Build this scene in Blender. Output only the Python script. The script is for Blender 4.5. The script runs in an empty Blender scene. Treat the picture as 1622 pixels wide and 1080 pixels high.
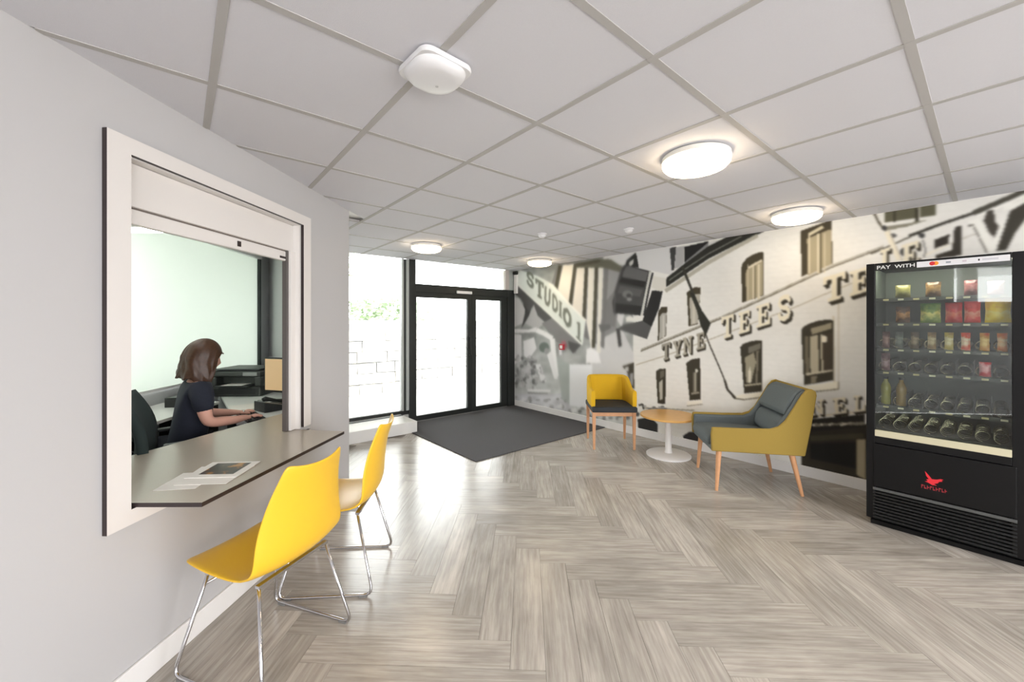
import bpy, bmesh, math, random
import numpy as np
from mathutils import Vector, Matrix
random.seed(7)
C = bpy.context.scene.collection
PI = math.pi

# ------------------------------------------------------------------ camera, sky, exposure
# World axes follow the room: +X runs along the entrance wall, +Y along the mural wall.
YAW = 0.6949
CY, SY = math.cos(YAW), math.sin(YAW)
F, HORIZON, CAMZ, CEIL = 632.4, 512.5, 1.4646, 2.4107
cd = bpy.data.cameras.new('camera')
cam = bpy.data.objects.new('camera', cd)
C.objects.link(cam)
cam.location = (0, 0, CAMZ)
cam.rotation_euler = (PI/2, 0, -YAW)
cd.sensor_fit = 'HORIZONTAL'
cd.sensor_width = 36
cd.lens = F/1622*36
cd.shift_y = -(540-HORIZON)/1622
cd.clip_start = 0.05
bpy.context.scene.camera = cam

W = bpy.data.worlds.new('sky')
bpy.context.scene.world = W
W.use_nodes = True
bg = W.node_tree.nodes['Background']
bg.inputs[0].default_value = (0.985, 0.985, 1.0, 1)
SKY = 15.0
bg.inputs[1].default_value = SKY
vs = bpy.context.scene.view_settings
vs.view_transform = 'Standard'
vs.look = 'None'
vs.gamma = 1
vs.use_curve_mapping = False
vs.exposure = -0.5
LAMP = 19.0            # emission strength of the ceiling discs

# ------------------------------------------------------------------ helpers
def lin(c):
    c = c/255.0
    return c/12.92 if c <= 0.04045 else ((c+0.055)/1.055)**2.4
def rgb(r, g, b): return (lin(r), lin(g), lin(b), 1)

MATS = {}
def mat(name, col, rough=0.5, metal=0.0, noise=0.0, nscale=40, bump=0.0, bscale=200, spec=0.5, emit=None, estr=0, coat=0):
    if name in MATS: return MATS[name]
    m = bpy.data.materials.new(name); m.use_nodes = True
    nt = m.node_tree; b = nt.nodes['Principled BSDF']
    b.inputs['Base Color'].default_value = col
    b.inputs['Roughness'].default_value = rough
    b.inputs['Metallic'].default_value = metal
    b.inputs['Specular IOR Level'].default_value = spec
    b.inputs['Coat Weight'].default_value = coat
    if emit:
        b.inputs['Emission Color'].default_value = emit
        b.inputs['Emission Strength'].default_value = estr
    if noise or bump:
        tc = nt.nodes.new('ShaderNodeTexCoord')
    if noise:
        n = nt.nodes.new('ShaderNodeTexNoise'); n.inputs['Scale'].default_value = nscale; n.inputs['Detail'].default_value = 4
        nt.links.new(tc.outputs['Object'], n.inputs['Vector'])
        hs = nt.nodes.new('ShaderNodeMix'); hs.data_type = 'RGBA'
        hs.inputs[6].default_value = tuple(x*(1-noise) for x in col[:3])+(1,)
        hs.inputs[7].default_value = tuple(min(1, x*(1+noise)) for x in col[:3])+(1,)
        nt.links.new(n.outputs['Fac'], hs.inputs[0])
        nt.links.new(hs.outputs[2], b.inputs['Base Color'])
    if bump:
        n2 = nt.nodes.new('ShaderNodeTexNoise'); n2.inputs['Scale'].default_value = bscale; n2.inputs['Detail'].default_value = 3
        nt.links.new(tc.outputs['Object'], n2.inputs['Vector'])
        bp = nt.nodes.new('ShaderNodeBump'); bp.inputs['Strength'].default_value = bump; bp.inputs['Distance'].default_value = 0.002
        nt.links.new(n2.outputs['Fac'], bp.inputs['Height'])
        nt.links.new(bp.outputs['Normal'], b.inputs['Normal'])
    MATS[name] = m
    return m

def glass(name, tint=(1, 1, 1, 1), refl=0.06):
    m = bpy.data.materials.new(name); m.use_nodes = True
    nt = m.node_tree; nt.nodes.clear()
    out = nt.nodes.new('ShaderNodeOutputMaterial')
    tr = nt.nodes.new('ShaderNodeBsdfTransparent'); tr.inputs[0].default_value = tint
    gl = nt.nodes.new('ShaderNodeBsdfGlossy'); gl.inputs['Roughness'].default_value = 0.02
    fr = nt.nodes.new('ShaderNodeFresnel'); fr.inputs[0].default_value = 1.5
    mul = nt.nodes.new('ShaderNodeMath'); mul.operation = 'MULTIPLY'; mul.inputs[1].default_value = refl/0.04
    mx = nt.nodes.new('ShaderNodeMixShader')
    nt.links.new(fr.outputs[0], mul.inputs[0]); nt.links.new(mul.outputs[0], mx.inputs[0])
    nt.links.new(tr.outputs[0], mx.inputs[1]); nt.links.new(gl.outputs[0], mx.inputs[2])
    nt.links.new(mx.outputs[0], out.inputs[0])
    return m

class MB:
    """collects shapes, then links them as one mesh object"""
    def __init__(s): s.v = []; s.f = []; s.m = []
    def add(s, v, f, mi=0):
        o = len(s.v); s.v += [tuple(p) for p in v]
        for q in f: s.f.append([i+o for i in q]); s.m.append(mi)
        return s
    def box(s, x0, x1, y0, y1, z0, z1, mi=0, M=None):
        v = [(x0,y0,z0),(x1,y0,z0),(x1,y1,z0),(x0,y1,z0),(x0,y0,z1),(x1,y0,z1),(x1,y1,z1),(x0,y1,z1)]
        if M: v = [M(*p) for p in v]
        mis = mi if isinstance(mi, (list, tuple)) else [mi]*6
        for q, k in zip([(0,3,2,1),(4,5,6,7),(0,1,5,4),(2,3,7,6),(1,2,6,5),(3,0,4,7)], mis):   # -z +z -y +y +x -x
            s.f.append([i+len(s.v) for i in q]); s.m.append(k)
        s.v += [tuple(p) for p in v]
        return s
    def prism(s, poly, z0, z1, mi=0, M=None, side=None):
        n = len(poly); o = len(s.v)
        ar = sum(poly[i][0]*poly[(i+1) % n][1]-poly[(i+1) % n][0]*poly[i][1] for i in range(n))
        if ar < 0: poly = poly[::-1]
        v = [(x, y, z0) for x, y in poly]+[(x, y, z1) for x, y in poly]
        if M: v = [M(*p) for p in v]
        s.v += [tuple(p) for p in v]
        s.f.append([o+i for i in range(n)][::-1]); s.m.append(mi)
        s.f.append([o+n+i for i in range(n)]); s.m.append(mi)
        for i in range(n):
            j = (i+1) % n
            s.f.append([o+i, o+j, o+n+j, o+n+i]); s.m.append(mi if side is None else side)
        return s
    def tube(s, pts, r, n=8, closed=False, mi=0):
        pts = [Vector(p) for p in pts]; k = len(pts); o = len(s.v)
        rr = r if isinstance(r, (list, tuple)) else [r]*k
        up = None
        for i, p in enumerate(pts):
            a = pts[i-1] if (i > 0 or closed) else p
            b = pts[(i+1) % k] if (i < k-1 or closed) else p
            t = (b-a).normalized()
            if up is None:
                up = Vector((0, 0, 1)) if abs(t.z) < .9 else Vector((1, 0, 0))
            x = t.cross(up)
            if x.length < 1e-4: x = t.cross(Vector((1, .3, .2)))
            x.normalize(); y = x.cross(t).normalized(); up = y
            for j in range(n):
                a_ = 2*PI*j/n
                s.v.append(tuple(p+x*math.cos(a_)*rr[i]+y*math.sin(a_)*rr[i]))
        for i in range(k if closed else k-1):
            i2 = (i+1) % k
            for j in range(n):
                j2 = (j+1) % n
                s.f.append([o+i*n+j, o+i*n+j2, o+i2*n+j2, o+i2*n+j]); s.m.append(mi)
        if not closed:
            s.f.append([o+j for j in range(n)][::-1]); s.m.append(mi)
            s.f.append([o+(k-1)*n+j for j in range(n)]); s.m.append(mi)
        return s
    def lathe(s, prof, n=32, cx=0, cy=0, mi=0):
        o = len(s.v); k = len(prof)
        for r, z in prof:
            for j in range(n):
                a = 2*PI*j/n
                s.v.append((cx+r*math.cos(a), cy+r*math.sin(a), z))
        for i in range(k-1):
            for j in range(n):
                j2 = (j+1) % n
                s.f.append([o+i*n+j, o+i*n+j2, o+(i+1)*n+j2, o+(i+1)*n+j]); s.m.append(mi)
        s.f.append([o+j for j in range(n)][::-1]); s.m.append(mi)
        s.f.append([o+(k-1)*n+j for j in range(n)]); s.m.append(mi)
        return s
    def grid(s, fn, nu, nv, mi=0, wrap=False):
        o = len(s.v)
        for i in range(nu+1):
            for j in range(nv+(0 if wrap else 1)):
                s.v.append(tuple(fn(i/nu, j/nv)))
        w = nv if wrap else nv+1
        for i in range(nu):
            for j in range(nv):
                j2 = (j+1) % w
                s.f.append([o+i*w+j, o+(i+1)*w+j, o+(i+1)*w+j2, o+i*w+j2]); s.m.append(mi)
        return s
    def mesh(s, name, mats):
        me = bpy.data.meshes.new(name); me.from_pydata(s.v, [], s.f)
        for m in (mats if isinstance(mats, (list, tuple)) else [mats]): me.materials.append(m)
        me.polygons.foreach_set('material_index', s.m)
        bm = bmesh.new(); bm.from_mesh(me); bmesh.ops.recalc_face_normals(bm, faces=bm.faces); bm.to_mesh(me); bm.free()
        me.update(); return me
    def build(s, name, mats, parent=None, smooth=False, bevel=0, seg=2, sub=0, solid=0, noflip=False):
        o = bpy.data.objects.new(name, s.mesh(name, mats)); C.objects.link(o)
        if parent: o.parent = parent
        if smooth:
            o.data.polygons.foreach_set('use_smooth', [True]*len(o.data.polygons))
        if solid:
            md = o.modifiers.new('thick', 'SOLIDIFY'); md.thickness = solid; md.offset = 0
        if bevel:
            md = o.modifiers.new('edge', 'BEVEL'); md.width = bevel; md.segments = seg; md.limit_method = 'ANGLE'; md.angle_limit = 0.6
        if sub:
            md = o.modifiers.new('sub', 'SUBSURF'); md.levels = sub; md.render_levels = sub
        return o

def smooth_by_angle(o, ang=0.6):
    bm = bmesh.new(); bm.from_mesh(o.data)
    for f in bm.faces: f.smooth = True
    for e in bm.edges:
        if len(e.link_faces) == 2 and e.calc_face_angle(0) > ang: e.smooth = False
    bm.to_mesh(o.data); bm.free(); return o

def inst(src, parent=None, loc=None, rotz=None):
    o = src.copy(); C.objects.link(o)
    if parent: o.parent = parent
    if loc is not None: o.location = loc
    if rotz is not None: o.rotation_euler = (0, 0, rotz)
    return o
def copy_thing(root, loc, rotz, label, name=None):
    r = root.copy(); C.objects.link(r); r.location = loc; r.rotation_euler = (0, 0, rotz); r['label'] = label
    for ch in list(root.children):
        c = ch.copy(); C.objects.link(c); c.parent = r
        for g in list(ch.children):
            d = g.copy(); C.objects.link(d); d.parent = c
    return r
def tag(o, label, cat, group=None, kind=None):
    o['label'] = label; o['category'] = cat
    if group: o['group'] = group
    if kind: o['kind'] = kind
    return o
def thing(name, label, cat, loc=(0, 0, 0), rotz=0, group=None):
    o = bpy.data.objects.new(name, None); C.objects.link(o)
    o.location = loc; o.rotation_euler = (0, 0, rotz); o.empty_display_size = .1
    return tag(o, label, cat, group)
def structure(o):
    o['kind'] = 'structure'; return o
def shell(name):
    o = bpy.data.objects.new(name, None); C.objects.link(o); o['kind'] = 'structure'; return o

def R(X, Y):                       # heading-of-view axes (right, ahead) -> room axes
    return (X*CY+Y*SY, -X*SY+Y*CY)
def facing(fx, fy):                # rotation that turns local +Y to the given right/ahead direction
    a, b = R(fx, fy); return math.atan2(b, a)-PI/2
# the left wall runs at 45 degrees: q along it, p out into the lobby
E1 = (0.70107, 0.71309); E2 = (0.71309, -0.70107); FOOT = (-1.16861, 1.14892)
def Wq(q, p, z=0): return (FOOT[0]+q*E1[0]+p*E2[0], FOOT[1]+q*E1[1]+p*E2[1], z)
WROT = math.atan2(E1[1], E1[0])
def p_of(x, y): return (x-FOOT[0])*E2[0]+(y-FOOT[1])*E2[1]
def q_of(x, y): return (x-FOOT[0])*E1[0]+(y-FOOT[1])*E1[1]

# ------------------------------------------------------------------ materials
M_wall = mat('wall_paint', rgb(194, 193, 194), 0.55, bump=0.05, bscale=300)
M_white = mat('white_paint', rgb(238, 237, 236), 0.4)
M_black = mat('black_metal', rgb(26, 28, 27), 0.35, spec=0.4)
M_chrome = mat('chrome', rgb(205, 205, 208), 0.12, metal=1.0)
M_tile = mat('ceiling_tile', rgb(222, 222, 228), 0.9, bump=0.25, bscale=400, noise=0.015, nscale=120)
M_tbar = mat('tbar', rgb(188, 186, 184), 0.7, spec=0.2)
M_yellow = mat('yellow_plastic', rgb(238, 190, 52), 0.3, spec=0.4)
M_oak = mat('oak', rgb(206, 154, 112), 0.45, noise=0.12, nscale=30)
M_greyfab = mat('grey_fabric', rgb(96, 104, 106), 0.9, noise=0.18, nscale=160, bump=0.4, bscale=500)
M_mustard = mat('mustard_fabric', rgb(150, 126, 56), 0.9, noise=0.16, nscale=200, bump=0.4, bscale=500)
M_yelfab = mat('yellow_fabric', rgb(214, 170, 22), 0.85, noise=0.08, nscale=150, bump=0.3, bscale=500)
M_blackfab = mat('black_fabric', rgb(42, 46, 50), 0.8, noise=0.2, nscale=150, bump=0.3, bscale=400)
M_glass = glass('clear_glass', (0.97, 0.99, 0.98, 1), 0.04)

# ------------------------------------------------------------------ floor: herringbone planks
SM, TF, SR = 4.62, 5.50, 1.098      # mural wall, entrance wall, recess wall
T_BACK = -2.6
floor = MB().prism([Wq(-5.257, 0)[:2], (SM, T_BACK), (SM, TF), (SR, TF), Wq(3.231, 0)[:2]], -0.08, -0.006)
M_sub = mat('floor_base', rgb(120, 112, 104), 0.5)
floor = structure(floor.build('floor', M_sub))

def plank_material():
    m = bpy.data.materials.new('grey_oak_plank'); m.use_nodes = True
    nt = m.node_tree; b = nt.nodes['Principled BSDF']; L = nt.links
    tc = nt.nodes.new('ShaderNodeTexCoord'); oi = nt.nodes.new('ShaderNodeObjectInfo')
    off = nt.nodes.new('ShaderNodeVectorMath'); off.operation = 'MULTIPLY_ADD'
    off.inputs[1].default_value = (1, 1, 1)
    mul = nt.nodes.new('ShaderNodeMath'); mul.operation = 'MULTIPLY'; mul.inputs[1].default_value = 53
    L.new(oi.outputs['Random'], mul.inputs[0]); L.new(mul.outputs[0], off.inputs[2]); L.new(tc.outputs['Object'], off.inputs[0])
    mp = nt.nodes.new('ShaderNodeMapping'); mp.inputs['Scale'].default_value = (1.6, 26, 1)
    L.new(off.outputs[0], mp.inputs['Vector'])
    n1 = nt.nodes.new('ShaderNodeTexNoise'); n1.inputs['Scale'].default_value = 2.2; n1.inputs['Detail'].default_value = 7; n1.inputs['Roughness'].default_value = .62
    L.new(mp.outputs[0], n1.inputs['Vector'])
    mp2 = nt.nodes.new('ShaderNodeMapping'); mp2.inputs['Scale'].default_value = (2.2, 5, 1)
    L.new(off.outputs[0], mp2.inputs['Vector'])
    n2 = nt.nodes.new('ShaderNodeTexNoise'); n2.inputs['Scale'].default_value = 1.6; n2.inputs['Detail'].default_value = 3
    L.new(mp2.outputs[0], n2.inputs['Vector'])
    cr = nt.nodes.new('ShaderNodeValToRGB')
    e = cr.color_ramp.elements
    e[0].position = .28; e[0].color = rgb(158, 150, 142)
    e[1].position = .72; e[1].color = rgb(202, 196, 187)
    x = e.new(.5); x.color = rgb(182, 175, 166)
    L.new(n1.outputs['Fac'], cr.inputs[0])
    # tone of the whole plank
    tone = nt.nodes.new('ShaderNodeMapRange'); tone.inputs['To Min'].default_value = .80; tone.inputs['To Max'].default_value = 1.08
    L.new(oi.outputs['Random'], tone.inputs['Value'])
    pt = nt.nodes.new('ShaderNodeMapRange'); pt.inputs['From Min'].default_value = .35; pt.inputs['From Max'].default_value = .65
    pt.inputs['To Min'].default_value = .84; pt.inputs['To Max'].default_value = 1.06
    L.new(n2.outputs['Fac'], pt.inputs['Value'])
    mm = nt.nodes.new('ShaderNodeMath'); mm.operation = 'MULTIPLY'
    L.new(tone.outputs[0], mm.inputs[0]); L.new(pt.outputs[0], mm.inputs[1])
    vm = nt.nodes.new('ShaderNodeVectorMath'); vm.operation = 'SCALE'
    L.new(cr.outputs[0], vm.inputs[0]); L.new(mm.outputs[0], vm.inputs['Scale'])
    L.new(vm.outputs[0], b.inputs['Base Color'])
    rr = nt.nodes.new('ShaderNodeMapRange'); rr.inputs['To Min'].default_value = .19; rr.inputs['To Max'].default_value = .29; b.inputs['Specular IOR Level'].default_value = .65
    L.new(n1.outputs['Fac'], rr.inputs['Value']); L.new(rr.outputs[0], b.inputs['Roughness'])
    bp = nt.nodes.new('ShaderNodeBump'); bp.inputs['Strength'].default_value = .12; bp.inputs['Distance'].default_value = .002
    L.new(n1.outputs['Fac'], bp.inputs['Height']); L.new(bp.outputs[0], b.inputs['Normal'])
    return m
M_plank = plank_material()

def clip_poly(poly, fn):            # keep fn(x,y) >= 0
    out = []
    for i in range(len(poly)):
        a, b = poly[i], poly[(i+1) % len(poly)]
        fa, fb = fn(*a), fn(*b)
        if fa >= 0: out.append(a)
        if (fa >= 0) != (fb >= 0):
            t = fa/(fa-fb); out.append((a[0]+t*(b[0]-a[0]), a[1]+t*(b[1]-a[1])))
    return out

PW, PL = 0.1524, 0.9144
pa = math.radians(2.2)
def plank_axes():
    h = R(math.cos(pa), -math.sin(pa)); v = R(math.sin(pa), math.cos(pa)); return h, v
PH, PV = plank_axes()
PO = R(0.319, 2.289)
def plank_pt(x, y): return (PO[0]+x*PH[0]+y*PV[0], PO[1]+x*PH[1]+y*PV[1])
def in_view(x, y, z=0, m=520):
    X = x*CY-y*SY; Y = x*SY+y*CY
    if Y < .7: return False
    px = 811+F*X/Y; py = HORIZON-F*(z-CAMZ)/Y
    return -m < px < 1622+m and -m < py < 1080+m
g = 0.0007
full_plank = None
n_planks = 0
rotH = math.atan2(PH[1], PH[0]); rotV = math.atan2(PV[1], PV[0])
for a in range(-40, 60):
    for b in range(-12, 14):
        for vert in (0, 1):
            # lattice vectors (1,-1) and (6,6) in plank widths
            ox, oy = a+6*b, -a+6*b
            if vert: x0, y0, x1, y1 = ox, oy-6, ox+1, oy
            else: x0, y0, x1, y1 = ox, oy, ox+6, oy+1
            x0, y0, x1, y1 = x0*PW+g, y0*PW+g, x1*PW-g, y1*PW-g
            q = [plank_pt(x0, y0), plank_pt(x1, y0), plank_pt(x1, y1), plank_pt(x0, y1)]
            cx, cy = plank_pt((x0+x1)/2, (y0+y1)/2)
            pts = q+[(cx, cy)]
            if not any(in_view(*p) for p in pts): continue
            if cx > SM+.6 or cy > TF+.6 or p_of(cx, cy) < -.6: continue
            c = clip_poly(q, lambda x, y: SM-x)
            if c: c = clip_poly(c, lambda x, y: TF-y)
            if c:
                if cy < 3.457: c = clip_poly(c, p_of)
                else: c = clip_poly(c, lambda x, y: x-SR)
            if len(c) < 3: continue
            # nothing of the floor shows under the entrance mat
            ang = rotV if vert else rotH
            hx, hy = math.cos(ang), math.sin(ang)
            loc = [((x-cx)*hx+(y-cy)*hy, -(x-cx)*hy+(y-cy)*hx) for x, y in c]
            if len(c) == 4 and all(abs(c[i][0]-q[i][0])+abs(c[i][1]-q[i][1]) < 1e-9 for i in range(4)):
                if full_plank is None:
                    full_plank = MB().box(-PL/2+g, PL/2-g, -PW/2+g, PW/2-g, -.006, 0).mesh('plank', M_plank)
                o = bpy.data.objects.new('plank', full_plank)
            else:
                o = bpy.data.objects.new('plank', MB().prism(loc, -.006, 0).mesh('plank', M_plank))
            C.objects.link(o); o.parent = floor
            o.location = (cx, cy, random.uniform(-.0004, 0)); o.rotation_euler = (0, 0, ang)
            n_planks += 1
print('planks', n_planks)

# ------------------------------------------------------------------ ceiling: tiles in a grid
ceil = structure(MB().prism([Wq(-5.257, -.12)[:2], (SM+.1, T_BACK), (SM+.1, TF+.1), (SR, TF+.1), (SR, 7.4), (-3.6, 7.4), (-5.2, 4)], CEIL+.03, CEIL+.12).build('ceiling', M_white))
A0, B0, TS = .8318, -1.293, .6
BW = .028
tile_mesh = MB().box(-TS/2+BW/2, TS/2-BW/2, -TS/2+BW/2, TS/2-BW/2, 0, .016).mesh('ceiling_tile', M_tile)
for i in range(-8, 10):
    for j in range(-7, 8):
        x0, y0 = (i-A0)*TS, (j-B0)*TS
        q = [(x0+BW/2, y0+BW/2), (x0+TS-BW/2, y0+BW/2), (x0+TS-BW/2, y0+TS-BW/2), (x0+BW/2, y0+TS-BW/2)]
        cx, cy = x0+TS/2, y0+TS/2
        c = clip_poly(q, lambda x, y: SM-x)
        if c: c = clip_poly(c, lambda x, y: TF-y)
        if c: c = clip_poly(c, lambda x, y: y-T_BACK)
        if c: c = clip_poly(c, p_of) if cy < 3.7 and not cx > 1.5 else clip_poly(c, lambda x, y: x-SR)
        if len(c) < 3: continue
        if c == q: o = bpy.data.objects.new('ceiling_tile', tile_mesh)
        else: o = bpy.data.objects.new('ceiling_tile', MB().prism([(x-cx, y-cy) for x, y in c], 0, .016).mesh('ceiling_tile', M_tile))
        C.objects.link(o); o.parent = ceil; o.location = (cx, cy, CEIL+.003)
def t_line(s): return FOOT[1]+(s-FOOT[0])*E1[1]/E1[0]
for i in range(-7, 10):
    s = (i-A0)*TS
    if s > SM-.02 or s < -4.6: continue
    t1 = t_line(s) if s < SR else TF
    MB().box(s-BW/2, s+BW/2, T_BACK, t1, CEIL, CEIL+.02).build('grid_bar', M_tbar, ceil)
for j in range(-7, 8):
    t = (j-B0)*TS
    if t < T_BACK or t > TF: continue
    s0 = FOOT[0]+(t-FOOT[1])*E1[0]/E1[1] if t < 3.457 else SR
    MB().box(s0, SM, t-BW/2, t+BW/2, CEIL+.0006, CEIL+.02).build('grid_bar', M_tbar, ceil)

# ------------------------------------------------------------------ walls
WT = .12
HQ0, HQ1, HZ0, HZ1 = 1.44, 2.565, .70, 2.135        # opening of the hatch
BQ0, BQ1, BZ0, BZ1 = -2.15, -1.07, 1.82, 2.38           # a window farther back, behind the camera
w = MB()
def wb(q0, q1, z0, z1): w.box(q0, q1, -WT, 0, z0, z1, M=Wq)
Q0, Q1, ZT = -5.257, 3.231, CEIL+.03
wb(Q0, BQ0, 0, ZT); wb(BQ0, BQ1, 0, BZ0); wb(BQ0, BQ1, BZ1, ZT); wb(BQ1, HQ0, 0, ZT)
wb(HQ0, HQ1, 0, HZ0); wb(HQ0, HQ1, HZ1, ZT); wb(HQ1, Q1, 0, ZT)
structure(w.build('wall_left', M_wall))
x, y, _ = Wq(Q1, 0)
structure(MB().prism([(x, y), (x, TF+.1), (SR-.1, TF+1.9), (SR-.1, Wq(Q1-.14, 0)[1]), Wq(Q1, -WT)[:2]], 0, ZT).build('wall_recess', M_wall))
structure(MB().box(SM, SM+.15, T_BACK-.15, TF+.2, 0, ZT).build('wall_right', M_wall))
MB().box(-1.44, -1.2, -.10, -.02, BZ0, BZ1, M=Wq).build('window_mullion', M_white, bpy.data.objects['wall_left'])
# unseen rear wall behind the camera; three wide windows added for fill daylight
w = MB(); xs = [-4.86, -3.6, -1.7, -1.1, .9, 1.5, 3.7, SM+.15]
for k in range(0, 7):
    a, b = xs[k], xs[k+1]
    if k % 2 == 0: w.box(a, b, T_BACK-.15, T_BACK, 0, ZT)
    else: w.box(a, b, T_BACK-.15, T_BACK, 0, .5); w.box(a, b, T_BACK-.15, T_BACK, 2.25, ZT)
structure(w.build('wall_rear', M_wall))
# baseboards
structure(MB().box(.0, Q1, 0, .014, 0, .105, M=Wq).build('baseboard_left', M_white, bevel=.004))
structure(MB().box(SM-.016, SM-.0005, -.9, TF-.05, 0, .1).build('baseboard_right', M_white, bevel=.004))

# ------------------------------------------------------------------ entrance wall: glazing and door
AL = mat('anthracite_frame', rgb(30, 34, 33), .4)
LG = mat('grey_frame', rgb(170, 176, 174), .4)
T0, T1 = TF, TF+.07
win = shell('window_1')
MB().box(SR, 2.60, T0+.03, T0+.036, .19, CEIL).build('pane', M_glass, win)
MB().box(SR, 2.60, T0, T1, .13, .19).build('sill_rail', AL, win, bevel=.004)
MB().box(2.495, 2.52, T0-.01, T1, .19, CEIL).build('glazing_bead', LG, win)
MB().box(2.52, 2.555, T0, T1, .19, CEIL).build('glazing_gasket', AL, win)
MB().box(2.555, 2.60, T0-.02, T1, .19, CEIL).build('mullion', LG, win, bevel=.004)
MB().box(SR, 2.6, T0, T1+.1, -.05, .13).build('upstand', mat('concrete', rgb(190, 190, 188), .8), win)
dr = shell('door_1')
MB().box(2.60, 2.70, T0-.03, T1, 0, CEIL).build('door_frame', AL, dr, bevel=.004)
MB().box(4.47, SM, T0-.03, T1, 0, 2.06).build('door_frame', AL, dr, bevel=.004)
MB().box(2.70, 4.47, T0-.03, T1, 1.935, 2.06).build('header', AL, dr, bevel=.004)
MB().box(2.70, 4.47, T0, T1, 0, .012).build('threshold', mat('steel', rgb(150, 150, 150), .4, metal=.8), dr)
MB().box(2.70, 4.42, T0+.03, T0+.036, 2.06, CEIL).build('transom_pane', M_glass, dr)
MB().box(4.42, 4.50, T0-.02, T1, 2.06, CEIL).build('transom_jamb', mat('pale_frame', rgb(190, 182, 178), .4), dr)
MB().box(4.50, SM, T0-.02, T1, 2.06, CEIL).build('transom_jamb', LG, dr)
def leaf(s0, s1, gl0, gl1):
    lf = MB()
    lf.box(s0, gl0, T0-.01, T0+.04, .012, 1.935); lf.box(gl1, s1, T0-.01, T0+.04, .012, 1.935)
    lf.box(gl0, gl1, T0-.01, T0+.04, .012, .085); lf.box(gl0, gl1, T0-.01, T0+.04, 1.86, 1.935)
    o = lf.build('door_leaf', AL, dr)
    MB().box(gl0, gl1, T0+.012, T0+.018, .085, 1.86).build('pane', M_glass, o)
    return o
l1 = leaf(2.703, 3.712, 2.722, 3.63); l2 = leaf(3.715, 4.468, 3.80, 4.33)
MB().tube([(3.665, T0-.012, .95), (3.665, T0-.055, .95), (3.665, T0-.055, 1.25), (3.665, T0-.012, 1.25)], .008, 8).build('pull_handle', AL, l1, smooth=True)
so = MB().box(3.40, 3.69, T0-.06, T0-.03, 1.945, 1.99).build('door_sensor', M_white, dr, bevel=.008)
# low boxed plinth under the glazing
pl = structure(MB().box(SR+.002, 2.47, 4.96, TF-.002, 0, .15).build('trim_1', mat('plinth_white', rgb(228, 228, 226), .4), bevel=.006))
MB().box(SR+.004, 2.46, 5.38, 5.44, .15, .156).build('vent_slot', AL, pl)

# entrance mat
M_mat = mat('mat_charcoal', rgb(78, 77, 80), .95, noise=.45, nscale=260, bump=.9, bscale=350)
mt = MB().prism([(2.41, 3.49), (4.600, 3.48), (4.600, 5.46), (2.475, 5.46), (2.475, 4.955), (2.39, 4.955)], .0005, .010).build('entrance_mat', M_mat)
tag(mt, 'dark charcoal barrier mat on the floor in front of the entrance door', 'mat')

# ------------------------------------------------------------------ outdoors
M_pave = mat('paving', rgb(205, 203, 198), .9, noise=.1, nscale=4)
structure(MB().box(-14, 18, TF+.07, 26, -.12, -.02).build('ground', M_pave))
structure(MB().box(-16, 18, -14, T_BACK-.15, -.12, -.02).build('ground', M_pave))
gw = structure(MB().box(-6, 14, 8.42, 8.8, -.05, 1.46).build('wall_garden', mat('mortar', rgb(196, 194, 190), .95)))
stone_m = [mat('stone_%d' % k, c, .95, noise=.15, nscale=9) for k, c in enumerate([rgb(198, 194, 188), rgb(206, 202, 196), rgb(190, 188, 186), rgb(210, 206, 200)])]
sm = []
for k in range(8):
    wd, hg = [.46, .62, .38, .54][k % 4], .205
    b = MB()
    jx = [random.uniform(-.015, .015) for _ in range(8)]
    b.box(-wd/2, wd/2, -.05, .06, -hg/2, hg/2)
    b.v = [(v[0]+jx[i], v[1]+random.uniform(-.02, .01), v[2]+random.uniform(-.012, .012)) for i, v in enumerate(b.v)]
    sm.append((wd, b.mesh('stone', stone_m[k % 4])))
for r in range(6):
    x = -1.2+random.uniform(0, .4)
    while x < 8.6:
        wd, me = random.choice(sm)
        o = bpy.data.objects.new('stone', me); C.objects.link(o); o.parent = gw
        o.location = (x+wd/2, 8.40, .08+r*.225); x += wd+.025
for k in range(9):
    MB().box(-1.4+k*1.15, -.27+k*1.15, 8.33, 8.86, 1.46, 1.53).build('coping_stone', stone_m[(k*3) % 4], gw, bevel=.01)

def foliage(name, cx, cy, z0, z1, r, n, label, cat, col, trunk=True, group=None):
    root = thing(name, label, cat, (cx, cy, 0), 0, group)
    rnd = random.Random(int(cx*10))
    b = MB()
    for k in range(n):
        a = rnd.uniform(0, 2*PI); u = rnd.random()**.5; zz = rnd.uniform(-1, 1)
        rr = r*math.sqrt(max(0, 1-zz*zz))*u*(1+.25*math.sin(3*a))
        p = Vector((rr*math.cos(a), rr*math.sin(a), (z0+z1)/2+(z1-z0)/2*zz))
        s_ = rnd.uniform(.06, .13)
        d1 = Vector((rnd.uniform(-1, 1), rnd.uniform(-1, 1), rnd.uniform(-.6, .6))).normalized()*s_
        d2 = d1.cross(Vector((rnd.uniform(-1, 1), rnd.uniform(-1, 1), rnd.uniform(-1, 1)))).normalized()*s_*.6
        b.add([p-d1, p+d2, p+d1, p-d2], [(0, 1, 2, 3)])
    o = b.build('foliage', col, root); o['kind'] = 'stuff'
    if trunk:
        MB().tube([(0, 0, 0), (.04, .02, z0*.6), (-.03, 0, z0), (.02, .05, (z0+z1)/2)], [.12, .1, .08, .04], 8).build('trunk', mat('bark', rgb(96, 82, 68), .9), root, smooth=True)
    return root
M_leaf = mat('leaf_green', rgb(182, 194, 172), .7, noise=.3, nscale=3)
structure(MB().box(-8, 16, 8.8, 26, -.05, 1.2).build('ground_bank', mat('grass_bank', rgb(140, 155, 105), .95, noise=.2, nscale=6)))
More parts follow.
